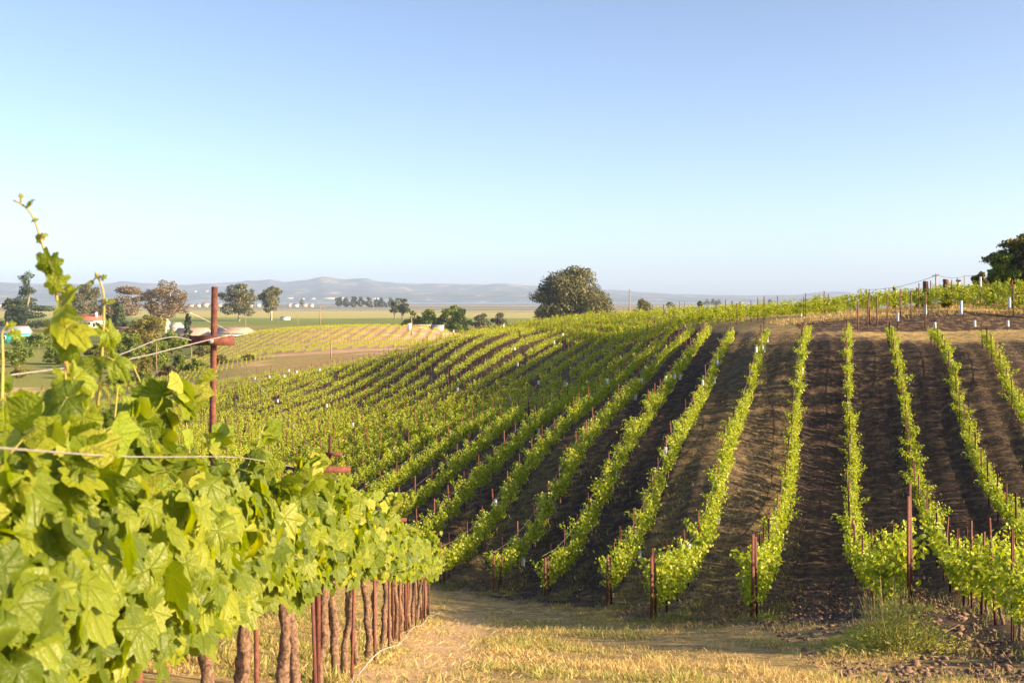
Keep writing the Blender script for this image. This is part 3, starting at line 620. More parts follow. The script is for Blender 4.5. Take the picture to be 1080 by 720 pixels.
FARV = [hill_vine_mesh(250, LEAF_LO, .088, 300+i, .5, .26) for i in range(6)]
MIDV = [hill_vine_mesh(430, LEAF_LO, .078, 400+i, .7, .34) for i in range(6)]
mbs = MB(); tpost(mbs, 0, 0, -.1, 1.60, .046, 0, .5)
stake_me = mbs.build('stake_proto', M['rust']).data
mbs = MB(); tpost(mbs, 0, 0, -.1, 1.50, .046, 0, .5); stake_me2 = mbs.build('stake_proto', M['darkrust']).data
for o in list(C.objects):
    if o.name.startswith('stake_proto'): bpy.data.objects.remove(o)
plants = []                                 # (X, Y, k, ordinal)
for k in list(range(-3, 13))+[13+1.32*i for i in range(17)]:
    Y = ystart(k)+.9; n = 1
    while Y < yend(k):
        plants.append((float(rowX(k, Y)), Y, k, n)); Y += 1.62 if k < 13 else 1.3; n += 1
PL = np.array([(a[0], a[1], a[2], a[3]) for a in plants])
PZ = height(PL[:, 0], PL[:, 1])
px_ = CX+F*PL[:, 0]/PL[:, 1]; py_ = HY-F*(PZ+1.3)/PL[:, 1]
vis = (px_ > -20) & (px_ < 1105) & ~((px_ < 360) & (py_ > 470))
order = np.argsort(np.where(vis, PL[:, 1], 1e6)); NVI = 262
chosen = set(order[:NVI].tolist())
def rowphrase(k): return '%s hillside row from the right' % ordw(k+4)
miss = RNG.random(len(PL)) < .02
rest_pos = []; stake_rest = []
heading = math.atan2(-TAN, 1)
HV = {}
for i in range(len(PL)):
    X, Y, k, n = PL[i]; k = int(k); n = int(n)
    if i in chosen:
        if not (miss[i] and n > 2):
            lab = 'grapevine, %s up from the lower end of the %s' % (ordw(n), rowphrase(k))
            v = empty('grapevine', (X, Y, PZ[i]), heading+(math.pi if RNG.random() < .5 else 0), lab, 'grapevine', 'grapevines on the hillside')
            s = (.92+.2*RNG.random())*vsc(Y, X); big = 1.0
            if k == 0 and n <= 2: big = 1.2
            elif k in (0, 1, -1, 2) and n <= 3: big = 1.10
            v.scale = (s*big*(1.25 if big > 1.2 else 1), 1.0*min(big, 1.12), s*big)
            me, tr = protos[RNG.integers(NV)]
            for nm, d in (('foliage', me), ('trunk', tr)):
                c2 = bpy.data.objects.new(nm, d); C.objects.link(c2); c2.parent = v
        st = bpy.data.objects.new('vine_stake', stake_me if RNG.random() < .7 else stake_me2); C.objects.link(st)
        st.location = (X-.06, Y+.12, PZ[i]); st.scale = (1, 1, (.95+.13*RNG.random())*(.25+.75*vsc(Y, X))); st.rotation_euler = (RNG.normal()*.03, RNG.normal()*.03, RNG.random()*3)
        tag(st, 'stake, %s up from the lower end of the %s' % (ordw(n), rowphrase(k)), 'vine stake', 'stakes on the hillside')
    elif Y < 160:
        rest_pos.append((X, Y, PZ[i], heading, miss[i])); stake_rest.append((X-.06, Y+.12, PZ[i]))
# cross block along the crest and the upper right
cross = []
crest = np.array([(34, 61.5), (30, 63.0), (25, 65.5), (21, 69), (17.5, 75), (13.5, 86), (10.5, 100), (8, 116), (4, 134), (0, 146), (-6, 150)])
seg = np.concatenate([[0], np.cumsum(np.linalg.norm(np.diff(crest, axis=0), axis=1))])
for rr_ in range(-1, 5):
    s_ = 0
    while s_ < seg[-1]:
        x = np.interp(s_, seg, crest[:, 0]); y = np.interp(s_, seg, crest[:, 1]); x2 = np.interp(s_+1, seg, crest[:, 0]); y2 = np.interp(s_+1, seg, crest[:, 1])
        d = np.array([x2-x, y2-y]); d /= np.linalg.norm(d)+1e-9; nrm_ = np.array([d[1], -d[0]])
        if nrm_[1] < 0 or (nrm_[0] < 0 and abs(nrm_[1]) < .2): nrm_ = -nrm_
        x += nrm_[0]*2.2*rr_; y += nrm_[1]*2.2*rr_
        s_ += 1.7
        if rr_ >= 0 or x < 17: cross.append((x, y, math.atan2(-d[0], d[1])))
CR = np.array(cross); CZ = height(CR[:, 0], CR[:, 1])
tallstake = []; cross_items = []
for i, (x, y, a) in enumerate(cross):
    cross_items.append((x, y, CZ[i]+.1, a, RNG.random() < .05)); tallstake.append((x, y, CZ[i]))
# second block across the dip (rows run up to its own crest)
b2 = []
for r_ in range(20):
    x0 = -66+r_*2.62
    for y in np.arange(198+2*math.sin(r_), 335, 1.75): b2.append((x0-.038*(y-198)+(y-198)*.02, y, 0))
for r_ in range(8):
    for x in np.arange(-52, -33, 1.8): b2.append((x+r_*1.2-3, 118+r_*2.6, 1.2))
for r_ in range(13):
    for y in np.arange(128+r_*1.0, 182, 1.8): b2.append((-78+r_*2.5+(y-128)*.16, y, -.16))
B2 = np.array(b2); BZ = height(B2[:, 0], B2[:, 1])
farset = []
for i in range(len(B2)): farset.append((B2[i, 0], B2[i, 1], BZ[i], -B2[i, 2], RNG.random() < .05))
def bulk(name, items, lib, material, label, cat, sc=1.0):
    Vs, Ts, Us = [], [], []; off = 0
    for (x, y, z, a, ms) in items:
        if ms: continue
        V_, T_, U_ = lib[RNG.integers(len(lib))]; c2, s2 = math.cos(a), math.sin(a); s = sc*(.88+.26*RNG.random())
        W_ = V_*np.array([s, 1, s]); W_ = np.column_stack([W_[:, 0]*c2-W_[:, 1]*s2+x, W_[:, 0]*s2+W_[:, 1]*c2+y, W_[:, 2]+z])
        Vs.append(W_); Ts.append(T_+off); Us.append(U_); off += len(V_)
    o = build(name, np.concatenate(Vs), np.concatenate(Ts), material, None, True, uv=np.concatenate(Us)); tag(o, label, cat, None, 'stuff'); return o
mid_items = [a for a in rest_pos if a[1] < 85]; far_items = [a for a in rest_pos if a[1] >= 85]
# one object for all the other vines
Vs = []; 
def inst(items, lib, sc):
    out = []; off = 0; Vl, Tl, Ul = [], [], []
    for (x, y, z, a, ms) in items:
        if ms: continue
        V_, T_, U_ = lib[RNG.integers(len(lib))]; c2, s2 = math.cos(a), math.sin(a); s = sc*(.88+.26*RNG.random())*(vsc(y, x) if y < 150 else .8)
        if RNG.random() < .5: V_ = V_*np.array([-1, -1, 1])
        Vl.append(np.column_stack([V_[:, 0]*s*c2-V_[:, 1]*s2+x, V_[:, 0]*s*s2+V_[:, 1]*c2+y, V_[:, 2]*s+z])); Tl.append(T_+off); Ul.append(U_); off += len(V_)
    return np.concatenate(Vl), np.concatenate(Tl), np.concatenate(Ul)
A = inst(mid_items, MIDV, 1.0); B = inst(far_items, FARV, 1.0); B2_ = inst(farset, FARV, .72)
V_, T_, U_, fm = merge([(*A, 0), (*B, 0), (*B2_, 0), (*inst(cross_items, MIDV, 1.34), 0)])
tag(build('far_grapevines', V_, T_, M['farleaf'], None, True, uv=U_), 'hundreds of small grapevines in rows over the far slopes and crest', 'grapevines', None, 'stuff')
mb = MB(); sv = np.array([(-.5, -.5, 0), (.5, -.5, 0), (.5, .5, 0), (-.5, .5, 0), (-.5, -.5, 1), (.5, -.5, 1), (.5, .5, 1), (-.5, .5, 1)]); sq = np.array([(0, 1, 5, 4), (1, 2, 6, 5), (2, 3, 7, 6), (3, 0, 4, 7), (4, 5, 6, 7)])
for (x, y, z) in stake_rest: mb.add(sv*np.array([.042, .042, (1.42+.2*RNG.random())*(.25+.75*vsc(y, x))])+np.array([x, y, z]), sq)
for (x, y, z) in tallstake:
    if RNG.random() < .33: mb.add(sv*np.array([.05, .05, 1.45+.3*RNG.random()])+np.array([x, y, z]), sq)
for i in range(0, len(B2), 3): mb.add(sv*np.array([.05, .05, 1.2])+np.array([B2[i, 0], B2[i, 1], BZ[i]]), sq)
tag(mb.build('far_stakes', M['rust']), 'countless rusty stakes standing in the far vine rows', 'stakes', None, 'stuff')
# end posts (double) and row wires, drip hoses
for k in range(-3, 12):
    y0 = ystart(k); x0 = float(rowX(k, y0)); z0 = hz(x0, y0); hgt = {0: 2.0, 1: 1.66, 2: 1.35, 3: 1.28, 4: 1.12, 5: 1.1, -1: 1.45}.get(k, 1.3)
    desc = {0: 'tall rusty double end post beside the bushy row end and green weeds', 1: 'rusty double end post left of the dark tilled aisle'}.get(k, 'double end post at the foot of the %s' % rowphrase(k))
    if k >= 7 and k > 9: continue
    o = empty('end_post', (x0, y0, z0), 0, desc, 'end post', 'end posts of the hillside rows')
    mb = MB(); tpost(mb, 0, 0, -.2, hgt*1.04, .065, 0, .2); mb.build('post', M['rust'], o)
    mb = MB(); tpost(mb, .11, .10 if k != 4 else .3, -.2, hgt*(1.0 if k != 0 else 1.15), .055, -.02 if k not in (5,) else .12, .3); mb.build('brace', M['darkrust'], o)
    ye = yend(k); yy = np.arange(y0, ye, 1.62)
    X = rowX(k, yy); Z = height(X, yy); vs_ = np.array([vsc(a_, b_) for a_, b_ in zip(yy, X)])
    for hh_, nm, mt, rad in ((1.2, 'upper', 'wire', .003), (.98, 'lower', 'wire', .003), (.42, 'drip', 'hose', .012)):
        off = 0 if hh_ != 1.2 else -.09
        p = np.column_stack([X+off, yy, Z+hh_*(.25+.75*vs_)-(0.0 if nm != 'drip' else .05*np.abs(np.sin(yy*2)))])
        lab = {'upper': 'upper trellis wire of the ', 'lower': 'lower trellis wire of the ', 'drip': 'black drip hose of the '}[nm]+rowphrase(k)
        wire(p, lab, rad, mt, 'trellis_wire' if nm != 'drip' else 'drip_hose', 'wire' if nm != 'drip' else 'hose', 'wires of the hillside rows' if nm != 'drip' else 'drip hoses of the hillside rows', 1)
# white grow tubes slipped over stakes / young plants
TUB = [(517, 535), (454, 583), (543, 601), (483.5, 410), (538.5, 419), (566, 401.5), (566, 452), (550, 383), (543, 366), (532, 342), (479.5, 348), (585, 358.5), (591, 353), (608.6, 337), (599, 406), (645, 404.5), (676, 399.5), (673.6, 423), (680, 381), (693, 479), (646, 499),
       (342.6, 427.5), (375, 448), (419, 475), (270, 397), (285.7, 397.7), (302.5, 395.8), (311.6, 394), (334.6, 391.5), (295.6, 420), (306.6, 389), (699, 397.5), (705, 397.5), (709.5, 394.5), (753.8, 381), (737.5, 402), (750, 404), (719.5, 342), (795, 372), (801, 369.5), (808, 369), (821, 354), (846.5, 394), (843, 331), (734, 579), (684, 583), (772, 551)]
allst = [(PL[i, 0], PL[i, 1], PZ[i]) for i in range(len(PL))]+[(cross[i][0], cross[i][1], CZ[i]) for i in range(len(cross))]
AS = np.array(allst); used = set()
def tube_at(x, y, z, h, r, label):
    o = empty('grow_tube', (x, y, z), 0, label, 'grow tube', 'white grow tubes in the vineyard')
    mb = MB(); n = 8; th = np.arange(n)/n*2*math.pi
    ring = lambda rr2, zz: [(rr2*math.cos(t), rr2*math.sin(t), zz) for t in th]
    V_ = ring(r, 0)+ring(r*.96, h)+ring(r*.8, h)+ring(r*.8, h*.4); q = []
    for a in range(3):
        for j in range(n): q.append((a*n+j, a*n+(j+1) % n, (a+1)*n+(j+1) % n, (a+1)*n+j))
    mb.add(V_, q); mb.build('sleeve', M['tube'], o)
    mb = MB(); V_ = ring(r*1.06, h*.0)+ring(r*1.06, h*.12); mb.add(V_, [(j, (j+1) % n, n+(j+1) % n, n+j) for j in range(n)]); mb.build('rim', M['cap'], o)
def side_words(px, py):
    v = 'near the crest' if py < 372 else 'on the middle slope' if py < 440 else 'on the lower slope' if py < 520 else 'close to the row ends'
    return v
tubl = []
for (px, py) in TUB:
    sx = CX+F*AS[:, 0]/AS[:, 1]
    best = None
    for hh_ in (1.05, .75, .3):
        sy = HY-F*(AS[:, 2]+hh_)/AS[:, 1]; d = (sx-px)**2+(sy-py)**2
        for j in np.argsort(d)[:4]:
            if j in used: continue
            if best is None or d[j] < best[0]-6: best = (d[j], j, hh_)
            break
    d, j, hh_ = best; used.add(j); tubl.append((px, py, AS[j], hh_))
tubl.sort(key=lambda a: a[0])
cnt = {}
for px, py, s, hh_ in tubl: cnt[side_words(px, py)] = cnt.get(side_words(px, py), 0)+1
seen = {}
for px, py, s, hh_ in tubl:
    w_ = side_words(px, py); seen[w_] = seen.get(w_, 0)+1
    tube_at(s[0]+(-.06 if hh_ > 1 else .1), s[1]+.1-.14*(hh_ < 1), s[2]+hh_-.14, .27, .043+.0004*s[1], 'white grow tube %s, %s from the left there' % (w_, ordw(seen[w_])))
bankt = [(947, 334, 61.5, .5), (976, 326, 63.5, .6), (1013.7, 324, 62, .75), (1064.7, 319, 63, .6), (1034, 297, 67, .6), (1028, 341, 60, .35), (1063, 341, 60, .35), (986, 343, 60, .35)]
for i, (px, py, Y, h) in enumerate(sorted(bankt)):
    q = P(px, py, Y); zg = hz(q[0], Y); z = max(q[2]-h/2, zg-.03)
    tube_at(q[0], Y, z, h, .09 if h > .7 else .075, 'white grow tube on the upper right bank, %s from the left' % ordw(i+1))
    if z > zg+.15:
        mb = MB(); tpost(mb, 0, 0, -.1, z-zg+h*.9, .05, 0, .3); o = empty('vine_stake', (q[0], Y+.02, zg), 0, 'dark stake under the %s grow tube of the upper right bank' % ordw(i+1), 'vine stake', 'stakes of the upper bank'); mb.build('stake', M['darkrust'], o)
# tall posts on the bank edge in front of the crest rows
for i, (px, top, Y) in enumerate([(905, 318, 60.5), (915, 316, 61), (917, 308, 62), (925, 312, 62), (936, 311, 62), (950, 305, 64), (961, 307, 64), (976, 308, 61), (1069, 300, 63)]):
    q = P(px, top, Y); zg = hz(q[0], Y); o = empty('trellis_post', (q[0], Y, zg), 0, 'dark rusty post on the edge of the upper bank, %s from the left' % ordw(i+1), 'trellis post', 'posts along the upper bank')
    mb = MB(); tpost(mb, 0, 0, -.2, q[2]-zg, .08, RNG.normal()*.01, .4); mb.build('post', M['darkrust'], o)
# ------------------------------------------------------------------ skyline things at the upper right
def stump(px, top, Y, w, label):
    q = P(px, top, Y); zg = hz(q[0], Y); h = q[2]-zg
    mb = MB(); t = np.linspace(0, 1, 8); mb.tube(np.column_stack([.04*np.sin(t*3), 0*t, t*h]), w*(1.15-.25*t), 10, .09)
    o = empty('wooden_post', (q[0], Y, zg), 0, label, 'wooden post'); mb.build('post', M['darkrust'], o, True); mb = MB(); mb.tube([(0, 0, h), (0, 0, h+.05)], w*.8, 10, .05); mb.build('top', M['wood'], o)
stump(976, 297, 72, .19, 'thick dark weathered post on the skyline left of the power pole')
stump(997, 295, 72, .20, 'thick dark weathered post on the skyline right of the power pole')
stump(943, 303, 74, .11, 'slim dark stump on the skyline left of the two thick posts')
stump(967, 304, 73, .08, 'low broken post beside the left thick skyline post')
def pole(px, top, Y, arm, r, label, name='utility_pole', m='wood', box=False, group='utility poles', arms=1):
    q = P(px, top, Y); zg = hz(q[0], Y); h = q[2]-zg; o = empty(name, (q[0], Y, zg), 0, label, 'utility pole', group)
    mb = MB(); mb.tube([(0, 0, -.3), (0, 0, h)], [r*1.2, r*.8], 7); mb.build('pole', M[m], o)
    if arm:
        mb = MB(); mb.box((0, -.12, h-.5), (arm, .12, .14)); mb.build('cross_arm', M[m], o)
        for s in (-.45, -.2, .2, .45):
            mb = MB(); mb.tube([(arm*s, -.12, h-.43), (arm*s, -.12, h-.2)], .06, 5); mb.build('insulator', M['greyroof'], o)
    if box: mb = MB(); mb.tube([(-.5, -.3, h-3.6), (-.5, -.3, h-2.0)], .45, 8); mb.build('transformer', M['tube'], o)
    return np.array([q[0], Y, zg+h-.2])
a1 = pole(987, 288.5, 230, 1.5*1.0, .16, 'power pole with cross arm on the skyline between two thick posts')
a2 = pole(1017, 290.5, 300, 0, .14, 'thin bare pole on the skyline left of the big tree')
a3 = pole(908, 304, 330, .9, .22, 'short pole with small cap above the crest vines')
pole(664, 305, 260, 0, .17, 'plain wooden pole just right of the great eucalyptus')
pole(434, 332, 260, 1.1, .17, 'pole with white transformer before the round bushes', box=True)
pole(337.5, 315+8, 700, 4, .3, 'distant pole with cross arm in the green field')
pole(259, 330, 520, 0, .2, 'pale pole in front of the twin eucalyptus trees')
pole(314, 332, 640, 0, .2, 'thin pole in the field right of the twin eucalyptus trees')
pole(165, 362, 200, 0, .09, 'thin pole among the shrubs left of the tall rusty post', m='wood')
pole(202, 366, 190, 0, .09, 'thin pole just left of the tall rusty post by the hedge')
pole(349, 361, 172, 0, .1, 'short pale pole on the brown bank of the dip')
def sag(a, b_, s): t = np.linspace(0, 1, 9)[:, None]; p = a*(1-t)+b_*t; p[:, 2] -= s*4*(t*(1-t))[:, 0]; return p
wire(sag(a1+np.array([.6, 0, 0]), a3, 1.2), 'sagging power line left of the skyline pole', .05, 'hose', 'power_line', 'power line', None, 1)
wire(sag(a1, a2, .6), 'power line from the skyline pole to the bare pole', .05, 'hose', 'power_line', 'power line', None, 1)
wire(sag(a2, np.array([140, 250, a2[2]+4]), 1), 'power line from the bare pole to the right', .05, 'hose', 'power_line', 'power line', None, 1)
# small white vent stack by the big tree
q = P(1011, 297, 72); zg = hz(q[0], 72); o = empty('vent_pipe', (q[0], 72, zg), 0, 'white vent pipe with dark cap on the skyline before the big tree', 'vent pipe')
mb = MB(); mb.tube([(0, 0, 0), (0, 0, q[2]-zg)], .1, 8); mb.build('pipe', M['tube'], o); mb = MB(); mb.tube([(0, 0, q[2]-zg), (0, 0, q[2]-zg+.12)], .18, 8); mb.build('cap', M['darkrust'], o); mb = MB(); mb.box((0, 0, (q[2]-zg)*.72), (.5, .1, .12)); mb.build('bracket', M['tube'], o)
# ------------------------------------------------------------------ trees
def tree(name, px, base, top, Y, wpx, material, label, cat='tree', trunk='trunk', n=2600, leaf=None, blobs=14, group=None, low=.15, shape='round', bare=0, trunkpart=True, zg=None, seed=None, depth=1.0):
    r = np.random.default_rng(seed if seed else int(px*7+top*13)+1000)
    n = int(n*1.9); leaf = (leaf or max(.16, Y/F*1.25))*.95; n = int(n*1.5)
    X = (px-CX)/F*Y
    zb = hz(X, Y) if zg is None else zg
    ztop = -(top-HY)/F*Y; H = max(.8, ztop-zb); Wd = wpx/F*Y; leaf = leaf or max(.16, Y/F*1.25)
    o = empty(name, (X, Y, zb), 0, label, cat, group)
    pos, nrm = [], []; mb = MB()
    if trunkpart: mb.tube([(0, 0, -.4), (r.normal()*.02*H, 0, H*.3), (r.normal()*.04*H, 0, H*.62)], [H*.035, H*.026, H*.012], 7, .08)
    cl = []
    if shape == 'round':
        for i in range(blobs):
            a = r.random()*2*math.pi; rad = math.sqrt(r.random())*.74*(.75+.4*r.random()); z = low+(1-low)*(.12+.80*r.random())
            env = max(.12, 1-((z-(low+(1-low)*.40))/((1-low)*.62))**2)**.8
            cl.append((math.cos(a)*rad*Wd*.5*env*1.15, math.sin(a)*rad*Wd*.5*env*depth, z*H, Wd*(.06+.13*r.random()**1.5), H*(1-low)*(.05+.10*r.random()**1.3)))
        cl.append((r.normal()*.06*Wd, 0, H*(low+(1-low)*.42), Wd*.24, H*(1-low)*.30)); cl.append((r.normal()*.04*Wd, 0, H*.93, Wd*.10, H*.07))
    elif shape == 'cone':
        for i in range(blobs):
            t = (i+.5)/blobs; z = low+(1-low)*t; rad = ((1-t)**.8*.5*Wd)*(.55+.75*r.random())+.03*Wd
            for a in r.random(5)*6.283: rq = rad*(.6+.7*r.random()); cl.append((math.cos(a)*rq*.65, math.sin(a)*rq*.65, z*H+r.normal()*H*.03, rq*.42, H*.035+.15))
    cl = np.array(cl); vol = cl[:, 3]**2*cl[:, 4]; cnt_ = np.maximum(20, (n*vol**.66/(vol**.66).sum())).astype(int)
    for (cx, cy, cz, rx, rz_), m in zip(cl, cnt_):
        d = r.normal(size=(m, 3)); d /= np.linalg.norm(d, axis=1)[:, None]
        rad = (.70+.42*r.random(m)**.8)*(1+.22*np.sin(d[:, 0]*5+cx)*np.sin(d[:, 1]*6+cz)*np.cos(d[:, 2]*5+cy))
        p = np.column_stack([cx+d[:, 0]*rx*rad, cy+d[:, 1]*rx*rad, cz+d[:, 2]*rz_*rad]); pos.append(p); nrm.append(d+r.normal(size=(m, 3))*.5)
        if trunkpart and shape == 'round' and r.random() < .8:
            mb.tube([(0, 0, H*.25*(.6+.8*r.random())), (cx*.5, cy*.5, (cz*.55+H*.12)), (cx, cy, cz+rz_*.3)], [H*.016, H*.010, H*.004], 5)
    p = np.concatenate(pos); k = p[:, 2] > H*.02; p = p[k]; nn = np.concatenate(nrm)[k]; m = len(p)
    V_, T_, U_ = scatter(LEAF_LO, p, r.normal(size=(m, 3)), nn, leaf*(.7+.8*r.random(m)))
    build('crown', V_, T_, M[material], o, False, uv=U_)
    if trunkpart: mb.build('trunk', M[trunk], o, True)
    return o
tree('eucalyptus_tree', 603, 345, 280, 420, 92, 'euca', 'great broad dark eucalyptus standing alone behind the vineyard crest', n=13000, blobs=95, low=.0, leaf=.55, trunk='palebark', seed=8)
tree('eucalyptus_tree', 252, 338, 299, 860, 48, 'euca', 'left and larger of the twin eucalyptus trees right of the tall rusty post', n=2600, blobs=20, low=.12, trunk='palebark', group='twin eucalyptus trees')
tree('eucalyptus_tree', 286, 338, 302, 880, 32, 'euca', 'right and slimmer of the twin eucalyptus trees', n=1700, blobs=16, low=.2, trunk='palebark', group='twin eucalyptus trees')
tree('eucalyptus_tree', 174, 350, 296, 560, 58, 'eucabrown', 'tall brownish eucalyptus with pale limbs left of the rusty post', n=2400, blobs=24, low=.22, trunk='palebark')
tree('pine_tree', 27, 345, 288, 600, 46, 'conifer', 'tall ragged conifer beside the turquoise house at the left', n=2800, blobs=11, shape='cone', low=.08)
tree('broadleaf_tree', 14, 350, 315, 640, 30, 'conifer', 'round dark tree left of the ragged conifer', n=1500)
tree('broadleaf_tree', 90, 345, 300, 690, 58, 'euca', 'dark round tree directly behind the red roofed house', n=2200, blobs=12)
tree('broadleaf_tree', 130, 350, 303, 700, 66, 'eucabrown', 'spreading brown foliage tree between the red roof and the pale limbed eucalyptus', n=2200, blobs=12)
tree('broadleaf_tree', 124, 352, 319, 480, 24, 'conifer', 'compact dark green tree just above the brown shed', n=1400)
tree('cypress_tree', 198, 352, 331, 430, 14, 'conifer', 'dense dark cone shaped tree by the pale hut left of the post', n=1500, shape='cone', blobs=8, low=.02)
tree('broadleaf_tree', 158, 380, 332, 330, 60, 'golden', 'rounded golden green tree in the middle of the left valley', n=3000, blobs=14, low=.05)
tree('broadleaf_tree', 140, 395, 352, 240, 34, 'treeleaf', 'bright green tree in the dip below the golden tree', n=2000, low=.02)
tree('broadleaf_tree', 182, 395, 350, 250, 36, 'treeleaf', 'leafy green tree behind the wire left of the tall post', n=2200, low=.02)
tree('broadleaf_tree', 112, 380, 358, 280, 26, 'treeleaf', 'low green tree beneath the brown shed', n=1200, low=.02)
tree('broadleaf_tree', 84, 358, 340, 420, 34, 'treeleaf', 'green tree below the red roofed house', n=1300, low=.05)
tree('broadleaf_tree', 40, 375, 352, 360, 44, 'treeleaf', 'wide green bushy tree below the ragged conifer', n=1500, low=.05)
tree('broadleaf_tree', 215, 378, 362, 240, 26, 'treeleaf', 'low dark green tree just right of the tall rusty post base of the block', n=1200, low=.02)
for i, (px, base, top, w, Y, m_, lab_) in enumerate([(128, 390, 350, 30, 300, 'treeleaf', 'green tree left of and below the golden tree'), (108, 395, 362, 34, 230, 'golden', 'yellow green bushy tree behind the upright shoot'), (196, 392, 356, 30, 280, 'treeleaf', 'green tree touching the left side of the tall rusty post'),
    (166, 400, 362, 34, 215, 'treeleaf', 'bushy tree under the golden tree above the arched wire'), (150, 405, 372, 30, 195, 'golden', 'low yellow green tree between the two left wires'), (60, 395, 362, 44, 260, 'treeleaf', 'wide green tree seen between the left shoots'), (190, 402, 374, 26, 200, 'treeleaf', 'low round tree under the left end of the top cross arm'), (214, 390, 368, 20, 230, 'euca', 'grey green bush hugging the tall rusty post'), (20, 395, 358, 40, 250, 'treeleaf', 'green tree below the turquoise house'), (134, 372, 348, 26, 420, 'treeleaf', 'green tree at the right end of the brown shed')]):
    tree('broadleaf_tree', px, base, top, Y, w, m_, lab_, n=1500, low=.0)
rb = np.random.default_rng(55)
pos_ = sorted([(int(rb.integers(-5, 236)), float(rb.uniform(362, 392)), float(rb.uniform(16, 34))) for _ in range(22)])
pos2 = []
for (px, top, w) in pos_:
    Yq = float(np.interp(top, [362, 392], [285, 196])); zq = hz((px-CX)/F*Yq, Yq)
    if -(top-HY)/F*Yq-zq > 1.2: pos2.append((px, top, w))
for i, (px, top, w) in enumerate(pos2):
    tree('orchard_shrub', px, 0, top, float(np.interp(top, [362, 392], [285, 196])), w, ['treeleaf', 'golden', 'treeleaf', 'euca'][i % 4], '%s leafy shrub from the left on the low valley floor below the houses' % ordw(i+1), 'shrub', n=700, low=0, group='shrubs on the valley floor', trunkpart=True)
for i, (px, top, w, Y) in enumerate([(176, 386, 26, 170), (205, 378, 24, 172), (232, 374, 22, 178), (150, 392, 26, 165), (262, 374, 18, 178), (120, 395, 28, 165)]):
    tree('hedge_bush', px, 0, top, Y, w, 'treeleaf' if i % 2 else 'euca', '%s bush from the left in the grey green hedge below the second block' % ordw(sorted([176, 205, 232, 150, 262, 120]).index(px)+1), 'bush', n=800, low=0, group='hedge bushes', trunkpart=True)
tree('broadleaf_tree', 425, 330, 315, 900, 18, 'haze_tree', 'pale flat topped tree above the pole with the white transformer', n=900, low=.3)
tree('broadleaf_tree', 416, 330, 318, 920, 12, 'haze_tree', 'thin pale tree just left of the flat topped tree', n=400, low=.4)
tree('broadleaf_tree', 436, 346, 328, 430, 30, 'treeleaf', 'leftmost rounded bushy tree behind the white transformer pole', n=1300, low=.02)
tree('broadleaf_tree', 455, 346, 326, 430, 38, 'treeleaf', 'middle rounded bushy tree right of the white transformer pole', n=1600, low=.02)
tree('broadleaf_tree', 479, 346, 322, 425, 46, 'treeleaf', 'largest rounded bushy tree at the right end of the dark cluster', n=2200, low=.02)
tree('broadleaf_tree', 510, 340, 330.5, 520, 30, 'haze_tree', 'small olive tree behind the crest right of the bushy cluster', n=800, low=.05)
tree('broadleaf_tree', 529, 340, 330, 520, 24, 'haze_tree', 'small olive tree left of the great eucalyptus', n=700, low=.05)
tree('broadleaf_tree', 630, 338, 299, 422, 44, 'euca', 'lower tree touching the right side of the great eucalyptus', n=1300, low=.0)
tree('broadleaf_tree', 679, 336, 316, 380, 34, 'euca', 'round brown green tree right of the plain wooden pole', n=1500, low=.0)
tree('broadleaf_tree', 709, 336, 318.5, 380, 38, 'haze_tree', 'second low tree right of the plain wooden pole', n=1200, low=.0)
tree('broadleaf_tree', 738, 334, 317.5, 380, 22, 'conifer', 'third low tree right of the plain wooden pole, dark and pointed', n=900, low=.0)
tree('broadleaf_tree', 1104, 300, 247, 84, 120, 'eucawarm', 'large dark tree cut off by the right edge above the vines', n=22000, blobs=110, low=.0, leaf=.15, seed=77)
tree('broadleaf_tree', 1035, 305, 287, 82, 24, 'eucawarm', 'small reddish shrub at the left foot of the large right tree', n=1500, low=.0, leaf=.13)
tree('broadleaf_tree', 1060, 305, 268, 83, 44, 'treeleaf', 'rounded dark green tree stepping up between the reddish shrub and the large right tree', n=4000, low=.0, leaf=.14, blobs=20)
gx = [(358, 313.5), (366, 314), (373, 313), (381, 313.5), (389, 314.5), (397, 315.5), (403, 315), (412, 314.5), (419, 315.5)]
for i, (px, top) in enumerate(gx): tree('distant_tree', px, 0, top, 2450, 11, 'haze_tree', '%s tree from the left in the small grove far out on the marsh' % ordw(i+1), n=120, leaf=3.6, blobs=4, low=0, group='grove on the marsh', trunkpart=True)
for i, (px, top) in enumerate([(318, 315.5), (746, 316), (752, 315.5), (758, 316), (812, 316.2), (850, 316.0), (858, 316.3)]): tree('distant_tree', px, 0, top, 3300, 8, 'haze_tree', '%s lone distant tree speck along the marsh horizon from the left' % ordw(i+1), n=80, leaf=4, blobs=3, low=0, group='lone distant trees', trunkpart=True)
# small dry weed bushes on the bank at upper right
for i, (px, top, w, Y, m_) in enumerate([(1018, 309, 26, 68, 'golden'), (1046, 306, 22, 67, 'treeleaf'), (1000, 312, 18, 66, 'golden'), (1075, 312, 18, 66, 'golden'), (975, 312, 16, 68, 'treeleaf')]):
    tree('weed_bush', px, 0, top, Y, w, m_, 'scrubby bush on top of the upper right bank, number %s from the left' % ['three', 'four', 'two', 'five', 'one'][i] if False else 'scrubby bush on the upper right bank, %s from the left' % ['third', 'fourth', 'second', 'fifth', 'first'][i], 'bush', n=700, leaf=.11, low=0, blobs=6, group='scrub on the bank', trunkpart=True)
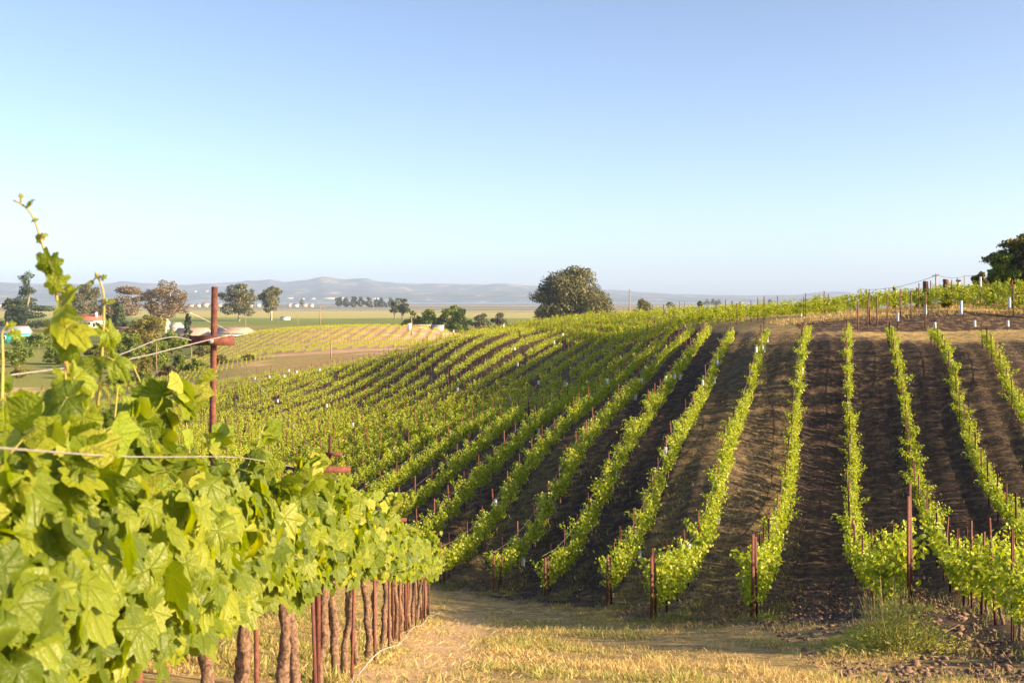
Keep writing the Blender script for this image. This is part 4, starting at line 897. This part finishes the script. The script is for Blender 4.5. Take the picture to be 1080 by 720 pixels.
# ------------------------------------------------------------------ houses
def house(px, base, top, wpx, Y, dep, wall, roof, label, rz=0, flat=False, wins=3, chimney=False, name='farmhouse', group=None, hip=.35, small=False, door=True, ratio=.45):
    X = (px-CX)/F*Y; zb = -(base-HY)/F*Y; H = (base-top)/F*Y; Wd = wpx/F*Y
    o = empty(name, (X, Y, zb), rz, label, 'house', group)
    wh = H*(1-ratio) if not flat else H*.9
    mb = MB(); mb.box((0, dep/2, wh/2-.6), (Wd, dep, wh+1.2)); mb.build('wall', M[wall], o)
    e = Wd*.04; a = hip*Wd*.5
    V_ = [(-Wd/2-e, -e, wh), (Wd/2+e, -e, wh), (Wd/2+e, dep+e, wh), (-Wd/2-e, dep+e, wh), (-Wd/2+a, dep/2, H), (Wd/2-a, dep/2, H), (-Wd/2-e, -e, wh+.25), (Wd/2+e, -e, wh+.25), (Wd/2+e, dep+e, wh+.25), (-Wd/2-e, dep+e, wh+.25)]
    mb = MB(); mb.add(V_, [(3, 2, 1, 0), (0, 1, 7, 6), (1, 2, 8, 7), (2, 3, 9, 8), (3, 0, 6, 9), (6, 7, 5, 4), (8, 9, 4, 5)], [(7, 8, 5), (9, 6, 4)])
    rf = mb.build('roof', M[roof], o)
    if chimney:
        mb = MB(); mb.box((Wd*.42, dep*.3, H*.75), (Wd*.07, Wd*.07, H*.75)); mb.build('chimney', M['white'], rf)
    if small: return o
    for i in range(wins):
        x = (-.5+(i+.75)/(wins+.5))*Wd; f = MB(); f.box((x, -.06, wh*.55), (Wd*.10, .1, wh*.36)); fo = f.build('window', M['white'], o)
        f = MB(); f.box((x, -.13, wh*.55), (Wd*.08, .06, wh*.29)); f.build('pane', M['darkwin'], fo)
    if door: f = MB(); f.box((Wd*.45, -.08, wh*.33), (Wd*.06, .1, wh*.66)); f.build('door', M['darkwood'], o)
    return o
house(86, 344.5, 331, 32, 660, 11, 'white', 'redroof', 'white house with red tile roof and chimney among the left trees', chimney=True, rz=-.15, hip=.3, ratio=.5)
house(14, 361, 344, 30, 420, 9, 'turq', 'greyroof', 'turquoise house with grey roof at the left edge below the conifer', rz=.3, hip=.1)
house(172, 345, 336, 14, 600, 9, 'cream', 'greyroof', 'small pale house half hidden under the brownish eucalyptus', rz=.4)
house(128, 353, 345, 22, 430, 6, 'darkwood', 'wood', 'low dark wooden shed beneath the compact dark tree', flat=True, name='shed', wins=2, door=False)
house(241, 359.5, 345.5, 36, 445, 14, 'white', 'pinkroof', 'white building with faded pink roof behind the tall rusty post', rz=-.05, hip=.15, wins=1, ratio=.42)
house(200, 360, 346, 34, 450, 12, 'greyroof', 'pinkroof', 'long pale roofed shed left of the tall rusty post', rz=.05, hip=.05, name='shed', wins=0, door=False, ratio=.6)
house(188, 349, 340, 12, 520, 7, 'cream', 'cream', 'little white hut with sloping roof beside the cone shaped tree', rz=.5, wins=1, name='hut', door=False, ratio=.6)
house(440, 347.5, 343, 24, 330, 8, 'cream', 'pinkroof', 'low building whose pale roof shows below the bushy cluster', flat=True, name='shed', wins=0, door=False)
house(461, 347, 343.5, 12, 330, 6, 'greyroof', 'greyroof', 'small grey roof right of the low pale roofed building', flat=True, name='shed', wins=0, door=False)
house(300, 336.5, 333.5, 9, 900, 7, 'white', 'greyroof', 'tiny white house in the field right of the twin eucalyptus trees', small=True)

rw = np.random.default_rng(11)
n_ = 0
town = sorted([(201, 6), (209, 5), (216, 7), (224, 5), (231, 6), (239, 6), (264, 5), (272, 4), (305, 4), (312, 5), (321, 6), (328, 4), (4, 4), (12, 3), (0, 4)])
for i, (px, w) in enumerate(town):
    house(px, 323, 323-2.6-rw.random()*1.2, w, 2350, 12, 'cream' if i % 2 else 'white', 'redroof' if i % 3 == 0 else 'pinkroof', '%s little house from the left in the settlement beyond the first channel' % ordw(i+1), group='settlement houses', name='distant_house', small=True, ratio=.4)
ware = sorted([(190, 306.5, 3), (206, 306.5, 3), (218, 306, 3), (305, 313.5, 8), (345, 313.5, 16), (358, 313.3, 10), (330, 314, 5), (318, 314.3, 6), (372, 314, 8), (395, 314, 8)])
bpy.context.view_layer.update()
for i, (px, py, w) in enumerate(ware):
    best = None
    d = Vector(P(px, py+1.2, 1.0))
    for nm in ('foothills', 'distant_hills'):
        ok, loc, nn_, _f = bpy.data.objects[nm].ray_cast(Vector((0, 0, 0)), d.normalized())
        if ok and (best is None or loc.length < best.length): best = loc
    if best is None: best = d*7000
    Yw = best.y; hh_ = .8/F*Yw
    o = empty('warehouse', (best.x, Yw, best.z-4), 0, '%s white warehouse from the left at the foot of the distant hills' % ordw(i+1), 'warehouse', 'warehouses at the foot of the hills')
    mb = MB(); mb.box((0, 0, (hh_+4)/2), (w/F*Yw, 40, hh_+4)); mb.build('wall', M['cream'], o); mb = MB(); mb.box((0, 0, hh_+5), (w/F*Yw*1.02, 42, 1.6)); mb.build('roof', M['greyroof'], o)
# cattle-like specks are left out; small field markers
# ------------------------------------------------------------------ grasses
def blades(n, fx, h0, h1, wd, name, material, label, lean=.5, seed=1):
    r = np.random.default_rng(seed); p = fx(r, n); n = len(p); z = height(p[:, 0], p[:, 1])
    pos = np.column_stack([p, z-.02]); tip = np.column_stack([r.normal(size=n)*lean, r.normal(size=n)*lean, np.ones(n)]); nr = np.column_stack([r.normal(size=n), -1+.0*r.normal(size=n), r.normal(size=n)*.3])
    h = (h0+(h1-h0)*r.random(n)**1.6)*(.45+1.3*fbm(p[:, 0]*2.2+3, p[:, 1]*2.2, 2)**1.5*1.6)
    V_, T_, U_ = scatter(BLADE, pos, tip, nr, h, wd/h)
    o = build(name, V_, T_, M[material], None, False, uv=U_); tag(o, label, 'grass', None, 'stuff'); return o
def avenue(r, n):
    Y = 8.6+np.abs(r.random(n))**1.25*25; px = -60+r.random(n)*1200; X = (px-CX)/F*Y
    kf = (.44+TAN*Y-X)/SP; s0 = np.interp(kf, [-4, -1, 0, 1, 2, 3, 4, 5, 6, 20], [26, 13, 18, 20, 22.3, 27.5, 29.5, 32, 34, 55])
    dn = fbm(X*1.1, Y*1.1, 3)
    pth = np.abs(X-(-.75-.012*Y)) < .58
    keep = (Y < s0+.6) & (dn+.20*r.random(n) > .56) & (r.random(n) > .95*np.exp(-(np.abs(X-(-.75-.012*Y)+(fbm(X*3, Y*1.2, 3)-.5)*.7)/.66)**4)) & (X > -9)
    soilz = (X > 2.6+.1*Y) & (fbm(X*.8, Y*.8) > .42) & (r.random(n) < .8)
    keep &= ~soilz
    return np.column_stack([X, Y])[keep]
blades(300000, avenue, .02, .10, .008, 'dry_grass', 'drygrass', 'dry golden grass covering the track in front of the rows', .8, 1)
def avenue2(r, n): p = avenue(r, n); k = fbm(p[:, 0]*.7+40, p[:, 1]*.7+9, 3) > np.where(p[:, 1] > 15, .44, .50); return p[k]
blades(190000, avenue2, .03, .11, .008, 'green_grass', 'greengrass', 'patches of green grass along the edge of the track', .6, 2)
def aisles(r, n):
    Y = 20+r.random(n)**1.2*45; X = (380+r.random(n)*740-CX)/F*Y; kf = (.44+TAN*Y-X)/SP; fr = kf-np.floor(kf); k = np.floor(kf).astype(int)
    gkk = np.array([grassy.get(int(a), .3) for a in k]); s0 = np.interp(kf, [-4, -1, 0, 1, 2, 3, 4, 5, 6, 20], [26, 13, 18, 20, 22.3, 27.5, 29.5, 32, 34, 55]); s1 = np.interp(kf, [-4, 1, 2, 3, 4, 6, 13, 34], [62, 62, 63, 66, 73, 87, 140, 122])
    edge = np.minimum(fr, 1-fr) < .14
    keep = (Y > s0) & (Y < s1) & (((r.random(n) < gkk*.9) & (fbm(X*1.3, Y*1.3, 3) > .46)) | (edge & (r.random(n) < .35)))
    return np.column_stack([X, Y])[keep]
blades(160000, aisles, .03, .14, .018, 'aisle_grass', 'aislegrass', 'thin dry grass growing in the aisles between vine rows', .9, 3)
def under(r, n):
    k = r.integers(-2, 8, n); Y = np.array([ystart(a) for a in range(-2, 8)])[k+2]+r.random(n)**2*14; X = .44-SP*k+TAN*Y+r.normal(size=n)*.28
    X = np.where(k == 0, X+.85*np.clip((29-Y)/10, 0, 1.2)**1.4, X)
    return np.column_stack([X, Y-.6])
blades(22000, under, .04, .17, .009, 'weeds', 'greengrass', 'green weeds growing under the vines at the row ends', .45, 4)
def clump(r, n):
    Y = 16.4+r.normal(size=n)*.85; X = (948-CX)/F*17+r.normal(size=n)*.52; return np.column_stack([X, Y])
def upbank(r, n):
    Y = 63.6+r.random(n)*5; X = 16+r.random(n)*22; return np.column_stack([X, Y])[fbm(X*.9, Y*1.4, 3)+.3*r.random(n) > .56]
blades(15000, upbank, .04, .22, .025, 'bank_grass', 'drygrass', 'tall dry grass on the upper right bank', .4, 6)
# feathery weed clump in front of the tall double post
cx_, cy_ = (942-CX)/F*15.7, 15.7; zc = hz(cx_, cy_); r = np.random.default_rng(21)
o = empty('weed_clump', (cx_, cy_, zc), 0, 'feathery green weed clump in front of the tall double end post', 'weeds')
n = 3600; bx_ = r.normal(size=(n, 2))*np.array([.40, .42]); hgt = (1.05*np.exp(-(bx_**2).sum(1)/.4))*(.4+.7*r.random(n))+.06
zz = np.array(height(cx_+bx_[:, 0], cy_+bx_[:, 1]))-zc
V_, T_, U_ = scatter(BLADE, np.column_stack([bx_, zz-.02+hgt*r.random(n)*.8]), np.column_stack([bx_[:, 0]*1.2+r.normal(size=n)*.5, bx_[:, 1]+r.normal(size=n)*.5, np.full(n, .5)]), np.column_stack([r.normal(size=n), -np.ones(n), r.normal(size=n)*.5]), .04+.07*r.random(n), .16)
build('leaves', V_, T_, M['weed'], o, False, uv=U_)
mb = MB()
for i in range(90):
    b0 = r.normal(size=2)*np.array([.36, .38]); h = (.9*math.exp(-(b0**2).sum()/.35))*(.8+.4*r.random())+.08; z0 = hz(cx_+b0[0], cy_+b0[1])-zc
    mb.tube([(b0[0], b0[1], z0-.02), (b0[0]*1.15, b0[1]*1.1, z0+h*.5), (b0[0]*1.4+r.normal()*.05, b0[1]*1.2, z0+h)], [.005, .004, .002], 4)
tag(mb.build('stems', M['shoot'], o), kind='stuff')
def litter(r, n):
    Y = 8.6+r.random(n)**1.3*18; X = -.75-.012*Y+r.normal(size=n)*.9; return np.column_stack([X, Y])
r_ = np.random.default_rng(8); pL = litter(r_, 2600); zL = height(pL[:, 0], pL[:, 1]); a_ = r_.random(2600)*6.283
V_, T_, U_ = scatter(BLADE, np.column_stack([pL, zL+.008]), np.column_stack([np.cos(a_), np.sin(a_), r_.random(2600)*.15]), np.column_stack([r_.normal(size=2600)*.3, r_.normal(size=2600)*.3, np.ones(2600)]), .04+.10*r_.random(2600), .07)
tag(build('straw', V_, T_, M['drygrass'], None, False, uv=U_), 'loose cut straw scattered over the pale track', 'straw', None, 'stuff')
# clods of tilled earth near the frame bottom right
r = np.random.default_rng(31); n = 3800; Y = 11+r.random(n)*17; X = (760+r.random(n)*360-CX)/F*Y
kf = (.44+TAN*Y-X)/SP; dn = fbm(X*.8, Y*.8); keep = ((X > 2.6+.1*Y) & (dn > .40)) | (Y > np.interp(kf, [-4, -1, 0, 1, 2], [26, 13, 18, 20, 22.3])); X, Y = X[keep], Y[keep]; n = len(X)
oc = np.array([(1, 0, 0), (0, 1, 0), (-1, 0, 0), (0, -1, 0), (0, 0, 1), (0, 0, -1)], float); ot = np.array([(0, 1, 4), (1, 2, 4), (2, 3, 4), (3, 0, 4), (1, 0, 5), (2, 1, 5), (3, 2, 5), (0, 3, 5)])
sz = .015+.055*r.random(n)**3; Vc = oc[None]*(sz[:, None, None])*(1+.35*r.normal(size=(n, 6, 1)))*np.array([1.2, 1, .7])+np.column_stack([X, Y, height(X, Y)+.01])[:, None]
M['clod'] = plain('earth_clod', (.26, .155, .11), 1, col2=(.12, .075, .058), scale=3)
tag(build('soil_clods', Vc.reshape(-1, 3), (ot[None]+(np.arange(n)*6)[:, None, None]).reshape(-1, 3), M['clod']), 'broken clods of tilled earth at the ends of the right rows', 'soil clods', None, 'stuff')
# ------------------------------------------------------------------ haze
hb = MB(); hb.box((0, 6500, 130), (40000, 17500, 300))
mz = bpy.data.materials.new('air_haze'); mz.use_nodes = True; nt = mz.node_tree; nt.nodes.remove(nt.nodes['Principled BSDF'])
pv = N(nt, 'ShaderNodeVolumePrincipled'); pv.inputs['Color'].default_value = (.52, .69, 1, 1); pv.inputs['Density'].default_value = .00008; pv.inputs['Anisotropy'].default_value = 0
nt.links.new(pv.outputs[0], nt.nodes['Material Output'].inputs['Volume'])
tag(hb.build('haze', mz), 'thin pale haze filling the air over the valley', 'haze', None, 'stuff')
